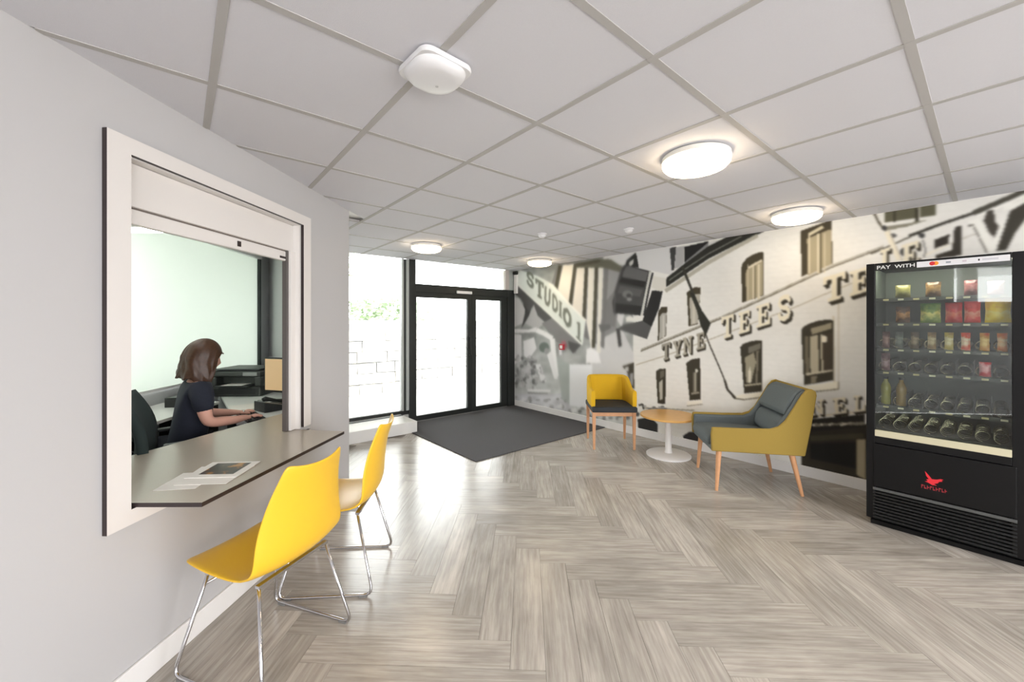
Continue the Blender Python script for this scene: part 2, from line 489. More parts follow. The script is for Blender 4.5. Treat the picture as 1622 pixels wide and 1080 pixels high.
foliage('tree', 2.0, 10.6, 1.9, 4.6, 1.5, 2600, 'leafy green tree behind the stone wall, seen through the left glazing', 'tree', M_leaf)
foliage('hedge', 4.6, 11.2, 1.2, 2.2, 1.5, 1800, 'pale green bush growing above the stone wall behind the door', 'bush', M_leaf, trunk=False)

# ------------------------------------------------------------------ serving hatch in the left wall
M_lam = mat('white_laminate', rgb(228, 224, 221), .35)
M_core = mat('dark_laminate_core', rgb(48, 38, 38), .5)
hatch = thing('serving_hatch', 'white framed reception hatch with a half raised roller shutter in the grey wall', 'hatch', Wq(2.0, 0, 0), WROT)
def Hb(q0, q1, p0, p1, z0, z1): return (q0-2.0, q1-2.0, p0, p1, z0, z1)
# local frame of the hatch: x along the wall, y = -p  (rotation about z keeps right handed: local y points into the office)
def hb(name, q0, q1, p0, p1, z0, z1, mats, mi=0, bevel=0, parent=None):
    return MB().box(q0-2.0, q1-2.0, -p1, -p0, z0, z1, mi).build(name, mats, parent or hatch, bevel=bevel)
FR = [1, 1, 0, 1, 1, 1]      # -z +z -y(front) +y +x -x : white face, dark edges
OQ0, OQ1, OZ0, OZ1 = 1.352, 2.648, .676, 2.193
hb('frame_board', OQ0, HQ0, .001, .021, OZ0, OZ1, [M_lam, M_core], FR)
hb('frame_board', HQ1, OQ1, .001, .021, .768, OZ1, [M_lam, M_core], FR)
hb('frame_board', HQ0, HQ1, .001, .021, 2.128, OZ1, [M_lam, M_core], FR)
hb('frame_board', HQ0, OQ1, .001, .021, OZ0, .735, [M_lam, M_core], FR)
# reveals
hb('reveal', HQ0, HQ0+.012, -WT, -.002, .757, HZ1, M_lam)
hb('reveal', HQ1-.012, HQ1, -WT, -.002, .757, HZ1, M_lam)
hb('reveal', HQ0, HQ1, -WT, -.002, HZ1-.012, HZ1, M_lam)
# shutter box, bottom bar and guide rails
M_sh = mat('shutter_white', rgb(232, 228, 225), .45, bump=.1, bscale=200)
hb('shutter_box', HQ0+.013, HQ1-.013, -.10, -.045, 1.945, HZ1-.013, M_sh, bevel=.004)
bar = hb('bottom_bar', HQ0+.03, HQ1-.03, -.085, -.055, 1.875, 1.938, M_sh, bevel=.006)
hb('shutter_gap_shade', HQ0+.03, HQ1-.03, -.08, -.06, 1.936, 1.948, mat('shadow_gap', rgb(120, 112, 106), .6), parent=hatch)  # gap between box and bar, its shade put into a grey strip
hb('lock', 2.075, 2.097, -.055, -.050, 1.893, 1.922, M_core, parent=bar)
hb('lock', 1.478, 1.492, -.055, -.051, 1.893, 1.910, M_core, parent=bar)
hb('maker_plate', 2.43, 2.50, -.055, -.052, 1.888, 1.902, M_core, parent=bar)
hb('guide_rail', 2.487, 2.505, -.080, -.045, .757, 1.944, mat('rail_grey', rgb(92, 86, 84), .4), bevel=.003)
hb('guide_rail', 2.505, HQ1-.013, -.075, -.030, .757, 1.944, M_sh, bevel=.003)
hb('guide_rail', HQ0+.013, HQ0+.03, -.10, -.045, .757, 1.944, M_sh, bevel=.003)

# counter running through the hatch
M_counter = mat('taupe_laminate', rgb(188, 178, 165), .24, noise=.04, nscale=300)
poly = [(1.44, -.66), (3.06, -.42), (3.06, -.125), (2.552, -.125), (2.552, .0), (2.535, .32), (1.478, .282), (1.453, .0), (1.453, -.125), (1.44, -.125)]
cn = MB().prism([Wq(q, p)[:2] for q, p in poly], .737, .7545, 0, side=1).build('counter', [M_counter, M_core])
# underside edge stays dark like the core
tag(cn, 'taupe laminate counter with a dark edge running through the reception hatch', 'counter')
MB().box(1.55, 2.45, -.10, -.02, .70, .737, M=Wq).build('support', M_core, cn)

# leaflets
def sheet(name, pts, z, th, mats, label, cat, smo=False):
    o = MB().prism([Wq(q, p)[:2] for q, p in pts], z, z+th, 0).build(name, mats)
    return tag(o, label, cat)
M_paper = mat('paper', rgb(236, 232, 226), .6)
sheet('paper_sheet', [(1.56, -.02), (1.60, .14), (1.80, .09), (1.76, -.07)], .755, .0012, M_paper, 'plain white paper sheet on the counter nearest the left frame', 'paper')
sheet('paper_sheet', [(1.62, .02), (1.655, .235), (1.875, .20), (1.84, -.05)], .7564, .002, M_paper, 'white leaflet stack under the picture magazine on the counter', 'paper')
mg = thing('magazine', 'white magazine with a dark cover photograph lying on the counter', 'magazine')
MB().prism([Wq(q, p)[:2] for q, p in [(1.69, .0), (1.725, .225), (1.93, .19), (1.895, -.04)]], .7586, .7616).build('pages', M_paper, mg)
def cover_mat():
    m = bpy.data.materials.new('cover_photo'); m.use_nodes = True; nt = m.node_tree; b = nt.nodes['Principled BSDF']
    tc = nt.nodes.new('ShaderNodeTexCoord'); n = nt.nodes.new('ShaderNodeTexNoise'); n.inputs['Scale'].default_value = 16; n.inputs['Detail'].default_value = 4
    cr = nt.nodes.new('ShaderNodeValToRGB'); e = cr.color_ramp.elements
    e[0].position = .35; e[0].color = rgb(28, 22, 20); e[1].position = .75; e[1].color = rgb(150, 120, 90)
    x = e.new(.55); x.color = rgb(66, 40, 28); x = e.new(.64); x.color = rgb(196, 130, 30)
    nt.links.new(tc.outputs['Object'], n.inputs['Vector']); nt.links.new(n.outputs[0], cr.inputs[0]); nt.links.new(cr.outputs[0], b.inputs['Base Color'])
    b.inputs['Roughness'].default_value = .3
    return m
MB().prism([Wq(q, p)[:2] for q, p in [(1.735, .03), (1.755, .185), (1.905, .16), (1.88, .0)]], .7616, .762).build('cover_photo', cover_mat(), mg)

# ------------------------------------------------------------------ the mural: a flat print on the right wall
def build_mural():
    st = .0068
    t0, t1, z0, z1 = -.75, TF-.032, .10, CEIL
    nt_, nz = int((t1-t0)/st)+1, int((z1-z0)/st)+1
    T = np.linspace(t0, t1, nt_); Z = np.linspace(z0, z1, nz)
    TT, ZZ = np.meshgrid(T, Z, indexing='ij')
    # picture coordinates of the print (it was traced from the photograph, through the wall's plane)
    Xc = SM*CY-TT*SY; Yc = SM*SY+TT*CY
    PX = 811+F*Xc/Yc; PY = HORIZON-F*(ZZ-CAMZ)/Yc
    img = np.zeros((nt_, nz, 3), np.float32)
    def setc(mask, c, a=1.0):
        if np.isscalar(c): c = (c, c, c)
        img[mask] = img[mask]*(1-a)+np.array(c, np.float32)*a
    def inside(poly):
        p = np.array(poly, float)
        x0, y0 = p.min(0); x1, y1 = p.max(0)
        m = (PX >= x0) & (PX <= x1) & (PY >= y0) & (PY <= y1)
        if not m.any(): return m
        xs, ys = PX[m], PY[m]; ins = np.zeros(len(xs), bool)
        for i in range(len(p)):
            ax, ay = p[i]; bx, by = p[(i+1) % len(p)]
            if ay == by: continue
            k = ((ay > ys) != (by > ys)) & (xs < (bx-ax)*(ys-ay)/(by-ay)+ax)
            ins ^= k
        m[m] = ins
        return m
    def P(c, poly, a=1.0): setc(inside(poly), c, a)
    def line(c, pts, wd, a=1.0):
        for (ax, ay), (bx, by) in zip(pts[:-1], pts[1:]):
            L = math.hypot(bx-ax, by-ay) or 1; nx, ny = -(by-ay)/L*wd/2, (bx-ax)/L*wd/2
            P(c, [(ax+nx, ay+ny), (bx+nx, by+ny), (bx-nx, by-ny), (ax-nx, ay-ny)], a)
    def disc(c, x, y, rx, ry, a=1.0): setc(((PX-x)/rx)**2+((PY-y)/ry)**2 <= 1, c, a)
    rs = np.random.RandomState(3)
    def vnoise(sx, sy, seed):
        r2 = np.random.RandomState(seed); gx = r2.rand(400, 300)
        u = (PX/sx) % 398; v = (PY/sy) % 298
        i, j = u.astype(int), v.astype(int); fu, fv = u-i, v-j
        return (gx[i, j]*(1-fu)+gx[i+1, j]*fu)*(1-fv)+(gx[i, j+1]*(1-fu)+gx[i+1, j+1]*fu)*fv
    # --- base: painted brick building
    sh = np.clip((PX-985)/640, 0, 1)
    g0 = 226-4*sh
    g0 = g0+(vnoise(60, 40, 1)-.5)*14+(vnoise(5, 3, 2)-.5)*5
    courses = ((ZZ/.052) % 1 < .12) & (PX > 1000)
    g0 = g0-courses*4
    img[:] = np.stack([g0, g0-.5, g0-5], -1)  # building side tinted slightly warm, the lamps' cast put into the print
    # --- left third: studio interior
    stu = PX < 1003
    gs = 150+45*np.clip((PY-520)/110, 0, 1)+(vnoise(16, 12, 4)-.5)*42+(vnoise(6, 5, 5)-.5)*26
    img[stu] = np.stack([gs-3, gs, gs-2], -1)[stu]
    P(208, [(955, 395), (1066, 380), (1066, 436), (1028, 428), (1000, 440), (985, 520), (958, 470)])
    # grey gradient right of the columns
    P(132, [(944, 418), (990, 420), (978, 500), (975, 560), (950, 530)], .8)
    P(205, [(935, 545), (985, 520), (1004, 560), (1004, 650), (935, 650)], .9)
    # columns
    P(118, [(884, 415), (965, 410), (957, 552), (902, 520), (872, 455)])
    P((225, 220, 208), [(892, 420), (911, 418), (902, 484), (884, 458)])
    P((226, 221, 210), [(914, 424), (927, 423), (924, 504), (906, 490)])
    P((226, 223, 213), [(932, 424), (942, 424), (938, 560), (929, 512)])
    P((222, 220, 212), [(948, 424), (956, 424), (951, 560), (945, 556)])
    for pts in ([(887.5, 420), (880.5, 458)], [(911.5, 418), (903, 484)], [(929, 421), (925, 504)], [(945, 421), (940, 551)]):
        line((72, 70, 58), pts, 5.2)
    P((98, 97, 84), [(912, 419), (945, 410), (968, 411), (988, 424), (985, 432), (956, 424), (914, 424)])
    P((74, 72, 60), [(912, 417), (950, 411), (950, 415), (914, 423)])
    # dark arches below the sign
    P(70, [(812, 462), (820, 452), (846, 474), (838, 500), (826, 520), (832, 496), (828, 476)])
    P(84, [(818, 448), (876, 504), (865, 511), (850, 500), (846, 482), (838, 494), (820, 466)])
    P(200, [(812, 470), (822, 472), (832, 490), (828, 512), (812, 520)])
    P(178, [(832, 512), (846, 484), (852, 500), (864, 511), (850, 522)])
    P(128, [(858, 512), (876, 503), (900, 520), (918, 545), (912, 560), (880, 540)])
    # sign board
    P((222, 228, 222), [(806, 422), (826, 428), (852, 437), (876, 450), (928, 508), (923, 546), (876, 503), (818, 449)])
    line((236, 238, 232), [(818, 449), (876, 503), (922, 546)], 2.5)
    line((238, 238, 230), [(870, 449), (928, 508)], 3)
    # cameraman and machinery shapes
    P(222, [(806, 520), (836, 522), (850, 518), (850, 526), (806, 528)])
    P(214, [(806, 528), (826, 530), (826, 572), (806, 580)])
    P(226, [(829, 540), (846, 534), (850, 552), (838, 569), (830, 564)])
    line(232, [(850, 523), (862, 528), (875, 536), (877, 560), (881, 596)], 8)
    P(226, [(866, 560), (874, 556), (884, 600), (878, 600)])
    disc((106, 116, 110), 862, 550, 8, 8); disc(150, 866, 556, 4, 5)
    for k in range(90):
        x, y = rs.uniform(808, 852), rs.uniform(566, 614)
        disc(rs.choice([100, 128, 150, 190, 205]), x, y, rs.uniform(1.5, 5), rs.uniform(1.5, 6), .7)
    P(226, [(848, 578), (856, 576), (866, 604), (858, 607)], .9)
    for k in range(20):
        disc(rs.choice([130, 170]), rs.uniform(848, 864), rs.uniform(578, 606), 1.6, 2, .7)
    line(230, [(836, 618), (872, 619)], 4); line(140, [(836, 622), (868, 624)], 2.5)
    gl_ = 205+(vnoise(9, 7, 8)-.5)*46
    low = (PX < 905) & (PY > 624) & (PX > 816)
    img[low] = np.stack([gl_, gl_+1, gl_+4], -1)[low]
    for k in range(46):
        disc(rs.choice([120, 150, 232, 236]), rs.uniform(812, 930), rs.uniform(628, 654), rs.uniform(1, 5), rs.uniform(1, 3), .7)
    P((196, 96, 112), [(889, 541), (895, 539), (898, 548), (894, 554), (889, 551)], .55)
    P((232, 230, 232), [(885, 551), (890, 549), (890, 562), (886, 562)])
    P(88, [(900, 540), (921, 546), (908, 560), (902, 552)])
    # white board and rubble
    P((168, 176, 172), [(882, 565), (902, 578), (902, 640), (890, 632)], .8)
    P((230, 232, 234), [(902, 577), (938, 577), (938, 650), (902, 642)])
    P(234, [(929, 553), (936, 550), (948, 558), (952, 575), (928, 575)])
    for k in range(40):
        disc(rs.choice([60, 84, 110, 226]), rs.uniform(903, 1010), rs.uniform(646, 664), rs.uniform(1.5, 5), rs.uniform(1, 4), .85)
    # --- big studio camera
    P(116, [(957, 480), (974, 460), (979, 492), (974, 518), (951, 517)], .8)
    P(44, [(993, 412), (1007, 400), (1009, 406), (1012, 424), (990, 421)])
    P((206, 206, 200), [(996, 416), (1004, 410), (1003, 418), (998, 422)])
    P(60, [(984, 426), (990, 419), (1032, 430), (1024, 456), (1018, 500), (972, 496), (970, 478)])
    P(98, [(987, 431), (993, 421), (1027, 431), (1023, 446), (986, 439)])
    P(40, [(985, 439), (1023, 446), (1020, 455), (980, 447)])
    P(72, [(979, 450), (1021, 457), (1016, 498), (974, 494), (972, 478)])
    P(88, [(982, 452), (1018, 459), (1014, 470), (978, 464)])
    disc(118, 994, 466, 8, 6); disc(60, 996, 468, 4, 3); disc(150, 997, 474, 4, 2.5)
    P(44, [(974, 480), (1018, 485), (1016, 499), (972, 495)])
    line((196, 196, 190), [(1030, 430), (1025, 456), (1016, 500)], 3.4)
    line(52, [(1034, 432), (1028, 458), (1020, 500)], 3)
    P(40, [(1033, 460), (1050, 461), (1044, 488), (1033, 515), (1024, 536), (1018, 508)])
    P((216, 214, 206), [(1035, 437), (1056, 441), (1055, 457), (1046, 462), (1032, 455)])
    P(84, [(988, 514), (1018, 508), (1032, 517), (1025, 537), (978, 521)])
    P((226, 226, 220), [(991, 503), (998, 499), (1004, 505), (1012, 504), (1010, 509), (992, 510)])
    P(66, [(976, 520), (982, 521), (985, 548), (980, 550)])
    P(104, [(948, 514), (966, 514), (968, 520), (952, 527)])
    line(90, [(985, 424), (974, 462), (974, 500)], 2)
    # --- roof, eaves and the dormer
    P(60, [(1061, 393), (1071, 391), (1068, 428), (1064, 428)])
    P(168, [(1071, 392), (1084, 390), (1083, 420), (1069, 426)])
    P(34, [(1084, 391), (1122, 382), (1122, 390), (1084, 418)])
    P(196, [(1122, 384), (1150, 378), (1122, 392), (1062, 434)], .6)
    P((44, 44, 40), [(1056, 440), (1084, 418), (1122, 390), (1160, 371), (1220, 362), (1165, 388), (1122, 410), (1055, 455)])
    line((120, 120, 112), [(1060, 444), (1084, 427), (1122, 402), (1175, 374)], 1.8)
    line((176, 173, 160), [(1054, 461), (1122, 416), (1165, 392), (1200, 373)], 6)
    # --- facade lines
    line((112, 106, 92), [(1015, 556), (1144, 503.5), (1318, 423), (1400, 392)], 2.2)
    line((150, 145, 130), [(1015, 553.5), (1144, 501), (1318, 420), (1400, 389)], 1.2)
    line((96, 92, 82), [(1380, 402), (1408, 390), (1444, 374)], 2.4)
    line((60, 58, 52), [(1440, 374), (1490, 355), (1541, 338)], 4.5)
    line((72, 70, 62), [(1541, 338), (1622, 303), (1700, 270)], 8)
    line((236, 235, 230), [(1546, 343), (1640, 304)], 3)
    line((178, 172, 156), [(1007, 578), (1055, 563), (1126, 537), (1263, 485), (1304, 467), (1400, 428)], 1.6)
    line((178, 174, 162), [(1480, 396), (1540, 372), (1622, 352)], 1.5)
    line((205, 198, 180), [(1320, 500), (1322, 610)], 3); line((190, 182, 164), [(1328, 480), (1329, 612)], 1.5)
    # --- windows of the facade
    def win(outl, bars, inn=(164, 154, 128), dk=(66, 60, 46), light=(205, 198, 176)):
        P(dk, outl)
        x0 = min(p[0] for p in outl); x1 = max(p[0] for p in outl); y0 = min(p[1] for p in outl); y1 = max(p[1] for p in outl)
        wd = x1-x0; cx = (x0+x1)/2
        sk = [(p[0]*.78+x1*.22-1, p[1]*.86+y1*.14-(2 if p[1] > (y0+y1)/2 else -2)) for p in outl]
        P(inn, sk)
        for b, bw, c in bars:
            xx = x0+wd*b
            line(c, [(xx, y0+(y1-y0)*.24), (xx, y1-(y1-y0)*.06)], wd*bw)
    tan = (168, 158, 130)
    L_ = (208, 200, 176); D_ = (92, 84, 64)
    win([(1174, 425), (1176.5, 417), (1183, 409), (1193, 403), (1205, 399), (1209.5, 400), (1209, 468), (1176, 479)], [(.3, .05, L_), (.55, .08, L_), (.62, .05, D_), (.78, .08, L_)])
    line((214, 206, 184), [(1186, 424), (1207, 412)], 3.5)
    win([(1268, 366), (1317, 348), (1319, 417), (1270, 438)], [(.28, .05, L_), (.55, .09, L_), (.62, .05, D_), (.75, .05, L_)])
    line((206, 198, 172), [(1282, 371), (1304, 359)], 5)
    win([(1088, 463), (1100, 455), (1110, 455), (1106, 513), (1091, 517)], [(.5, .2, (196, 192, 180))], inn=(176, 172, 160))
    win([(1043, 493), (1048, 486), (1057, 486), (1055, 532), (1042, 540)], [(.6, .2, (196, 194, 186))], inn=(172, 170, 162))
    # lower row: darker glass with pale curtains
    def winlow(outl, cur):
        P((58, 54, 44), outl)
        for c, poly in cur: P(c, poly)
    winlow([(1269, 522), (1274, 517), (1283, 512), (1296, 508), (1308, 506.5), (1320, 507), (1320, 602), (1274, 610)],
           [((150, 142, 120), [(1284, 520), (1317, 511), (1318, 520), (1286, 530)]), ((110, 102, 84), [(1275, 533), (1280, 532), (1282, 592), (1276, 594)]),
            ((176, 168, 146), [(1283, 533), (1296, 530), (1297, 588), (1284, 590)]), ((66, 58, 48), [(1302, 530), (1318, 527), (1318, 586), (1303, 588)]),
            ((196, 188, 164), [(1300, 530), (1302.5, 530), (1304, 590), (1301, 590)]), ((190, 182, 160), [(1276, 591), (1319, 585), (1319, 588), (1276, 595)]),
            ((130, 122, 104), [(1284, 596), (1294, 595), (1293, 606), (1285, 607)])])
    disc((222, 216, 198), 1305.5, 537, 4.8, 5.8)
    winlow([(1172.6, 549.5), (1177, 545), (1187, 541), (1197, 539.3), (1207, 539), (1207, 620), (1179, 623)],
           [((112, 108, 96), [(1185, 550), (1205, 543), (1205, 552), (1186, 560)]), ((150, 144, 124), [(1180, 566), (1194, 558), (1198, 574), (1190, 606), (1182, 606)]),
            ((214, 208, 190), [(1185, 590), (1189, 578), (1190, 606), (1185, 606)]), ((170, 164, 142), [(1179, 609), (1206, 606), (1206, 609), (1180, 612)]),
            ((120, 114, 98), [(1198, 556), (1202, 555), (1200, 606), (1197, 606)])])
    winlow([(1087, 575), (1095.6, 569), (1109, 567), (1110, 632.6), (1092.6, 634)],
           [((110, 106, 94), [(1098, 590), (1104, 588), (1104, 620), (1098, 622)]), ((176, 172, 156), [(1100, 590), (1102, 590), (1102, 620), (1100, 621)]), ((150, 146, 132), [(1095, 622), (1108, 620), (1108, 623), (1095, 625)])])
    disc((206, 204, 192), 1103.5, 587, 2.4, 3)
    winlow([(1039, 588), (1045, 584), (1055, 584), (1054, 640), (1042, 638.5)],
           [((176, 174, 162), [(1044, 606), (1050, 600), (1050, 632), (1045, 634)]), ((96, 92, 80), [(1046, 588), (1052, 586), (1052, 596), (1046, 600)])])
    winlow([(986, 580), (1004, 574), (1005, 616), (998, 612), (994, 590)], [((190, 190, 190), [(990, 582), (996, 580), (996, 588), (990, 588)]), ((150, 152, 156), [(998, 592), (1003, 590), (1003, 612), (998, 608)])])
    # sills
    P((234, 229, 212), [(1272, 612), (1328, 604), (1329, 615), (1284, 621), (1276, 619)]); line((110, 103, 84), [(1284, 621), (1329, 616), (1329, 605)], 1.6)
    P((232, 228, 214), [(1166, 627), (1178, 624), (1208, 621), (1208, 628), (1166, 633)]); line((110, 105, 88), [(1165, 631), (1178, 633), (1208, 629)], 1.6)
    P((236, 233, 222), [(1088, 636), (1112, 633), (1113, 639), (1089, 642)]); line((150, 146, 130), [(1088, 643), (1113, 640)], 1.4)
    # top window and clutter near the ceiling
    P((92, 90, 72), [(1402, 333), (1483, 320), (1483, 341), (1402, 353)])
    for x in (1417, 1452): line((58, 55, 44), [(x, 330), (x, 352)], 5)
    line((226, 224, 214), [(1456.5, 322), (1456.5, 346)], 3)
    P((112, 108, 92), [(1405, 359), (1470, 348), (1440, 358), (1402, 366)], .8)
    line((84, 78, 66), [(1383, 335), (1392, 352), (1400, 364)], 3.4)
    disc(60, 1401, 361, 4, 4); disc(90, 1415, 373, 5, 3)
    line((230, 224, 206), [(1404, 366), (1414, 390), (1424, 412)], 8); line((176, 168, 148), [(1409, 366), (1419, 390), (1429, 412)], 1.5)
    disc(70, 1430, 399, 4, 6); disc(64, 1460, 373, 5, 4); line(90, [(1462, 380), (1466, 396), (1464, 408)], 2)
    # --- boom with its pointed flag and the rope below
    line((56, 54, 48), [(1081, 422), (1096, 460), (1108, 490)], 4)
    P((46, 46, 40), [(1092, 462), (1100, 466), (1112, 492), (1126, 512), (1118, 532), (1110, 516), (1104, 492)])
    line((64, 60, 52), [(1118, 530), (1124, 546), (1138, 578), (1148, 602)], 2)
    line((64, 60, 52), [(1148, 602), (1152, 616), (1165, 631)], 3.6)
    # --- lettering
    GL = {
     'T': [[(0,0),(1,0),(1,.3),(.85,.3),(.82,.16),(.63,.16),(.63,.86),(.78,.86),(.78,1),(.22,1),(.22,.86),(.37,.86),(.37,.16),(.18,.16),(.15,.3),(0,.3)]],
     'E': [[(0,0),(.95,0),(.95,.3),(.8,.3),(.77,.14),(.42,.14),(.42,.42),(.6,.42),(.6,.33),(.72,.33),(.72,.65),(.6,.65),(.6,.56),(.42,.56),(.42,.86),(.8,.86),(.84,.66),(1,.66),(1,1),(0,1),(0,.87),(.13,.87),(.13,.13),(0,.13)]],
     'Y': [[(0,0),(.42,0),(.42,.12),(.36,.12),(.52,.42),(.66,.12),(.6,.12),(.6,0),(1,0),(1,.12),(.9,.12),(.64,.58),(.64,.87),(.78,.87),(.78,1),(.22,1),(.22,.87),(.37,.87),(.37,.58),(.1,.12),(0,.12)]],
     'N': [[(0,0),(.33,0),(.7,.62),(.7,.13),(.58,.13),(.58,0),(1,0),(1,.13),(.88,.13),(.88,1),(.7,1),(.28,.33),(.28,.87),(.4,.87),(.4,1),(0,1),(0,.87),(.12,.87),(.12,.13),(0,.13)]],
     'L': [[(0,0),(.6,0),(.6,.13),(.42,.13),(.42,.86),(.78,.86),(.84,.6),(1,.6),(1,1),(0,1),(0,.87),(.13,.87),(.13,.13),(0,.13)]],
     'V': [[(0,0),(.42,0),(.42,.1),(.34,.1),(.54,.66),(.74,.1),(.64,.1),(.64,0),(1,0),(1,.1),(.93,.1),(.6,1),(.42,1),(.08,.1),(0,.1)]],
     'I': [[(.2,0),(.8,0),(.8,.1),(.65,.1),(.65,.9),(.8,.9),(.8,1),(.2,1),(.2,.9),(.35,.9),(.35,.1),(.2,.1)]],
     '1': [[(.2,.1),(.65,0),(.65,.9),(.9,.9),(.9,1),(.1,1),(.1,.9),(.36,.9),(.36,.16),(.2,.2)]],
    }
    ST = {
     'S': ([(.86,.30),(.77,.13),(.5,.07),(.24,.13),(.16,.29),(.3,.44),(.68,.55),(.84,.71),(.76,.87),(.5,.93),(.22,.86),(.13,.68)], .2),
     'U': ([(.2,0),(.2,.7),(.35,.92),(.62,.92),(.8,.7),(.8,0)], .2),
     'D': ([(.2,.06),(.2,.94),(.55,.92),(.82,.7),(.82,.3),(.55,.08),(.2,.06)], .2),
     'O': ([(.5,.07),(.2,.25),(.16,.5),(.2,.75),(.5,.93),(.8,.75),(.84,.5),(.8,.25),(.5,.07)], .22),
    }
    def letter(ch, quad, c, dx=0, dy=0):
        def mp(u, v):
            (ax, ay), (bx, by), (cx_, cy_), (dx_, dy_) = quad
            return (ax*(1-u)*(1-v)+bx*u*(1-v)+cx_*u*v+dx_*(1-u)*v+dx, ay*(1-u)*(1-v)+by*u*(1-v)+cy_*u*v+dy_*(1-u)*v+dy)
        if ch in GL:
            for pl_ in GL[ch]: P(c, [mp(*p) for p in pl_])
        else:
            path, wd = ST[ch]
            for (a1, b1), (a2, b2) in zip(path[:-1], path[1:]):
                L = math.hypot(a2-a1, b2-b1); ex, ey = (a2-a1)/L, (b2-b1)/L; nx, ny = -ey*wd/2, ex*wd/2
                a1_, b1_, a2_, b2_ = a1-ex*.03, b1-ey*.03, a2+ex*.03, b2+ey*.03
                P(c, [mp(a1_+nx, b1_+ny), mp(a2_+nx, b2_+ny), mp(a2_-nx, b2_-ny), mp(a1_-nx, b1_-ny)])
    def sign(ch, quad, depth=4, face=(226, 220, 200), side=(52, 48, 40)):
        for k in range(int(depth), 0, -1): letter(ch, quad, side, k*.8, k*.9)
        letter(ch, quad, face)
    def q4(x0, y0, x1, y1, sl):   # box leaning with the fascia slope
        d = (x1-x0)*sl
        return [(x0, y0+d), (x1, y0), (x1, y1-d), (x0, y1)]
    dkf = (82, 78, 68)
    sign('T', q4(1048, 541, 1062, 572, .3), 3, face=(150, 146, 134)); sign('Y', q4(1066, 537, 1080, 567, .3), 3, face=(160, 155, 142))
    sign('N', q4(1082, 531, 1097, 563, .3), 3, face=(170, 165, 150)); sign('E', q4(1103, 525, 1116, 555, .3), 3, face=(160, 154, 140))
    sign('T', q4(1143, 496, 1163, 538, .32), 4); sign('E', q4(1170, 490, 1188, 530, .32), 4); sign('E', q4(1198, 478, 1220, 520, .32), 4.5); sign('S', q4(1231, 464, 1254, 511, .3), 5)
    sign('T', q4(1304, 429, 1340, 481, .3), 6); sign('E', q4(1346, 421, 1378, 470, .3), 6)
    sign('L', q4(1394, 388, 1420, 440, .3), 5); sign('E', q4(1428, 380, 1456, 430, .3), 5)
    P((52, 47, 42), [(1480, 380), (1504, 371), (1502, 386), (1480, 394)]); P((58, 54, 48), [(1512, 360), (1523, 357), (1524, 400), (1508, 402)])
    P((58, 54, 48), [(1482, 404), (1520, 392), (1524, 398), (1524, 404), (1482, 410)]); line((230, 226, 214), [(1466, 404), (1502, 388)], 4)
    P((66, 62, 56), [(1564, 334), (1574, 332), (1576, 352), (1582, 358), (1575, 376), (1568, 370), (1558, 350)])
    P((232, 232, 226), [(1533, 350), (1552, 345), (1572, 384), (1604, 330), (1590, 334), (1590, 326), (1622, 316), (1622, 326), (1586, 394), (1562, 398), (1540, 360)])
    line((74, 70, 62), [(1533, 358), (1541, 356), (1563, 400)], 2)
    P((60, 57, 50), [(1600, 334), (1622, 322), (1640, 316), (1636, 330), (1606, 372), (1594, 396), (1578, 398)])
    # NEL and the shopfront below
    P((52, 48, 40), [(1270, 680), (1368, 672), (1400, 670), (1420, 800), (1270, 760)])
    P((40, 38, 34), [(1283, 664), (1370, 656), (1370, 676), (1283, 684)])
    line((206, 198, 176), [(1280, 660), (1368, 652)], 3.0)
    for k in range(26):
        x = 1286+k*3.2
        line((210, 203, 184), [(x, 673-.1*k*.9), (x+2.1, 672.8-.1*k*.9)], rs.uniform(3, 6))
    P((70, 66, 54), [(1283, 690), (1368, 686), (1368, 694), (1283, 698)])
    P((28, 27, 25), [(1283, 702), (1356, 700), (1356, 742), (1283, 726)])
    P((168, 158, 132), [(1357, 696), (1372, 695), (1372, 760), (1357, 752)])
    sign('N', [(1280, 634), (1306, 632), (1307, 656), (1282, 659)], 4, face=(224, 217, 196), side=(40, 36, 30))
    sign('E', [(1319, 631), (1340, 629), (1341, 654), (1320, 657)], 4, face=(224, 217, 196), side=(40, 36, 30))
    sign('L', [(1352, 627), (1372, 625), (1372, 651), (1352, 653)], 4, face=(224, 217, 196), side=(40, 36, 30))
    # dark cars at the foot of the building
    P((46, 46, 46), [(1010, 664), (1030, 660), (1042, 672), (1042, 690), (1012, 686)])
    P((52, 52, 52), [(1082, 690), (1092, 684), (1110, 683), (1120, 692), (1118, 700), (1084, 698)])
    line((70, 68, 64), [(1012, 642), (1018, 640), (1020, 648)], 3); line((150, 146, 132), [(1020, 646), (1100, 650)], 2)
    for k in range(14): disc(rs.choice([90, 120, 150]), rs.uniform(1018, 1058), rs.uniform(643, 650), 3, 1.5, .8)
    # --- STUDIO 1
    gk = (116, 120, 110)
    for ch, qd in (('S', [(833, 428), (846, 434), (846, 459), (834, 450)]), ('T', [(848, 440), (861, 448), (860, 475), (849, 468)]), ('U', [(862, 452), (873, 460), (872, 487), (861, 480)]),
                   ('D', [(874, 463), (884, 472), (884, 498), (874, 489)]), ('I', [(884, 474), (891, 480), (891, 506), (884, 498)]), ('O', [(891, 482), (906, 496), (905, 523), (891, 510)]), ('1', [(912, 505), (922, 514), (921, 543), (912, 533)])):
        letter(ch, qd, (158, 162, 152), 1, 1); letter(ch, qd, gk)
    # soften like a photographic enlargement
    def blur(a, r):
        k = np.exp(-.5*(np.arange(-3, 4)/r)**2); k /= k.sum()
        for ax in (0, 1):
            p = np.pad(a, [(3, 3) if i == ax else (0, 0) for i in range(3)], mode='edge')
            a = sum(k[i]*np.take(p, range(i, i+a.shape[ax]), axis=ax) for i in range(7))
        return a
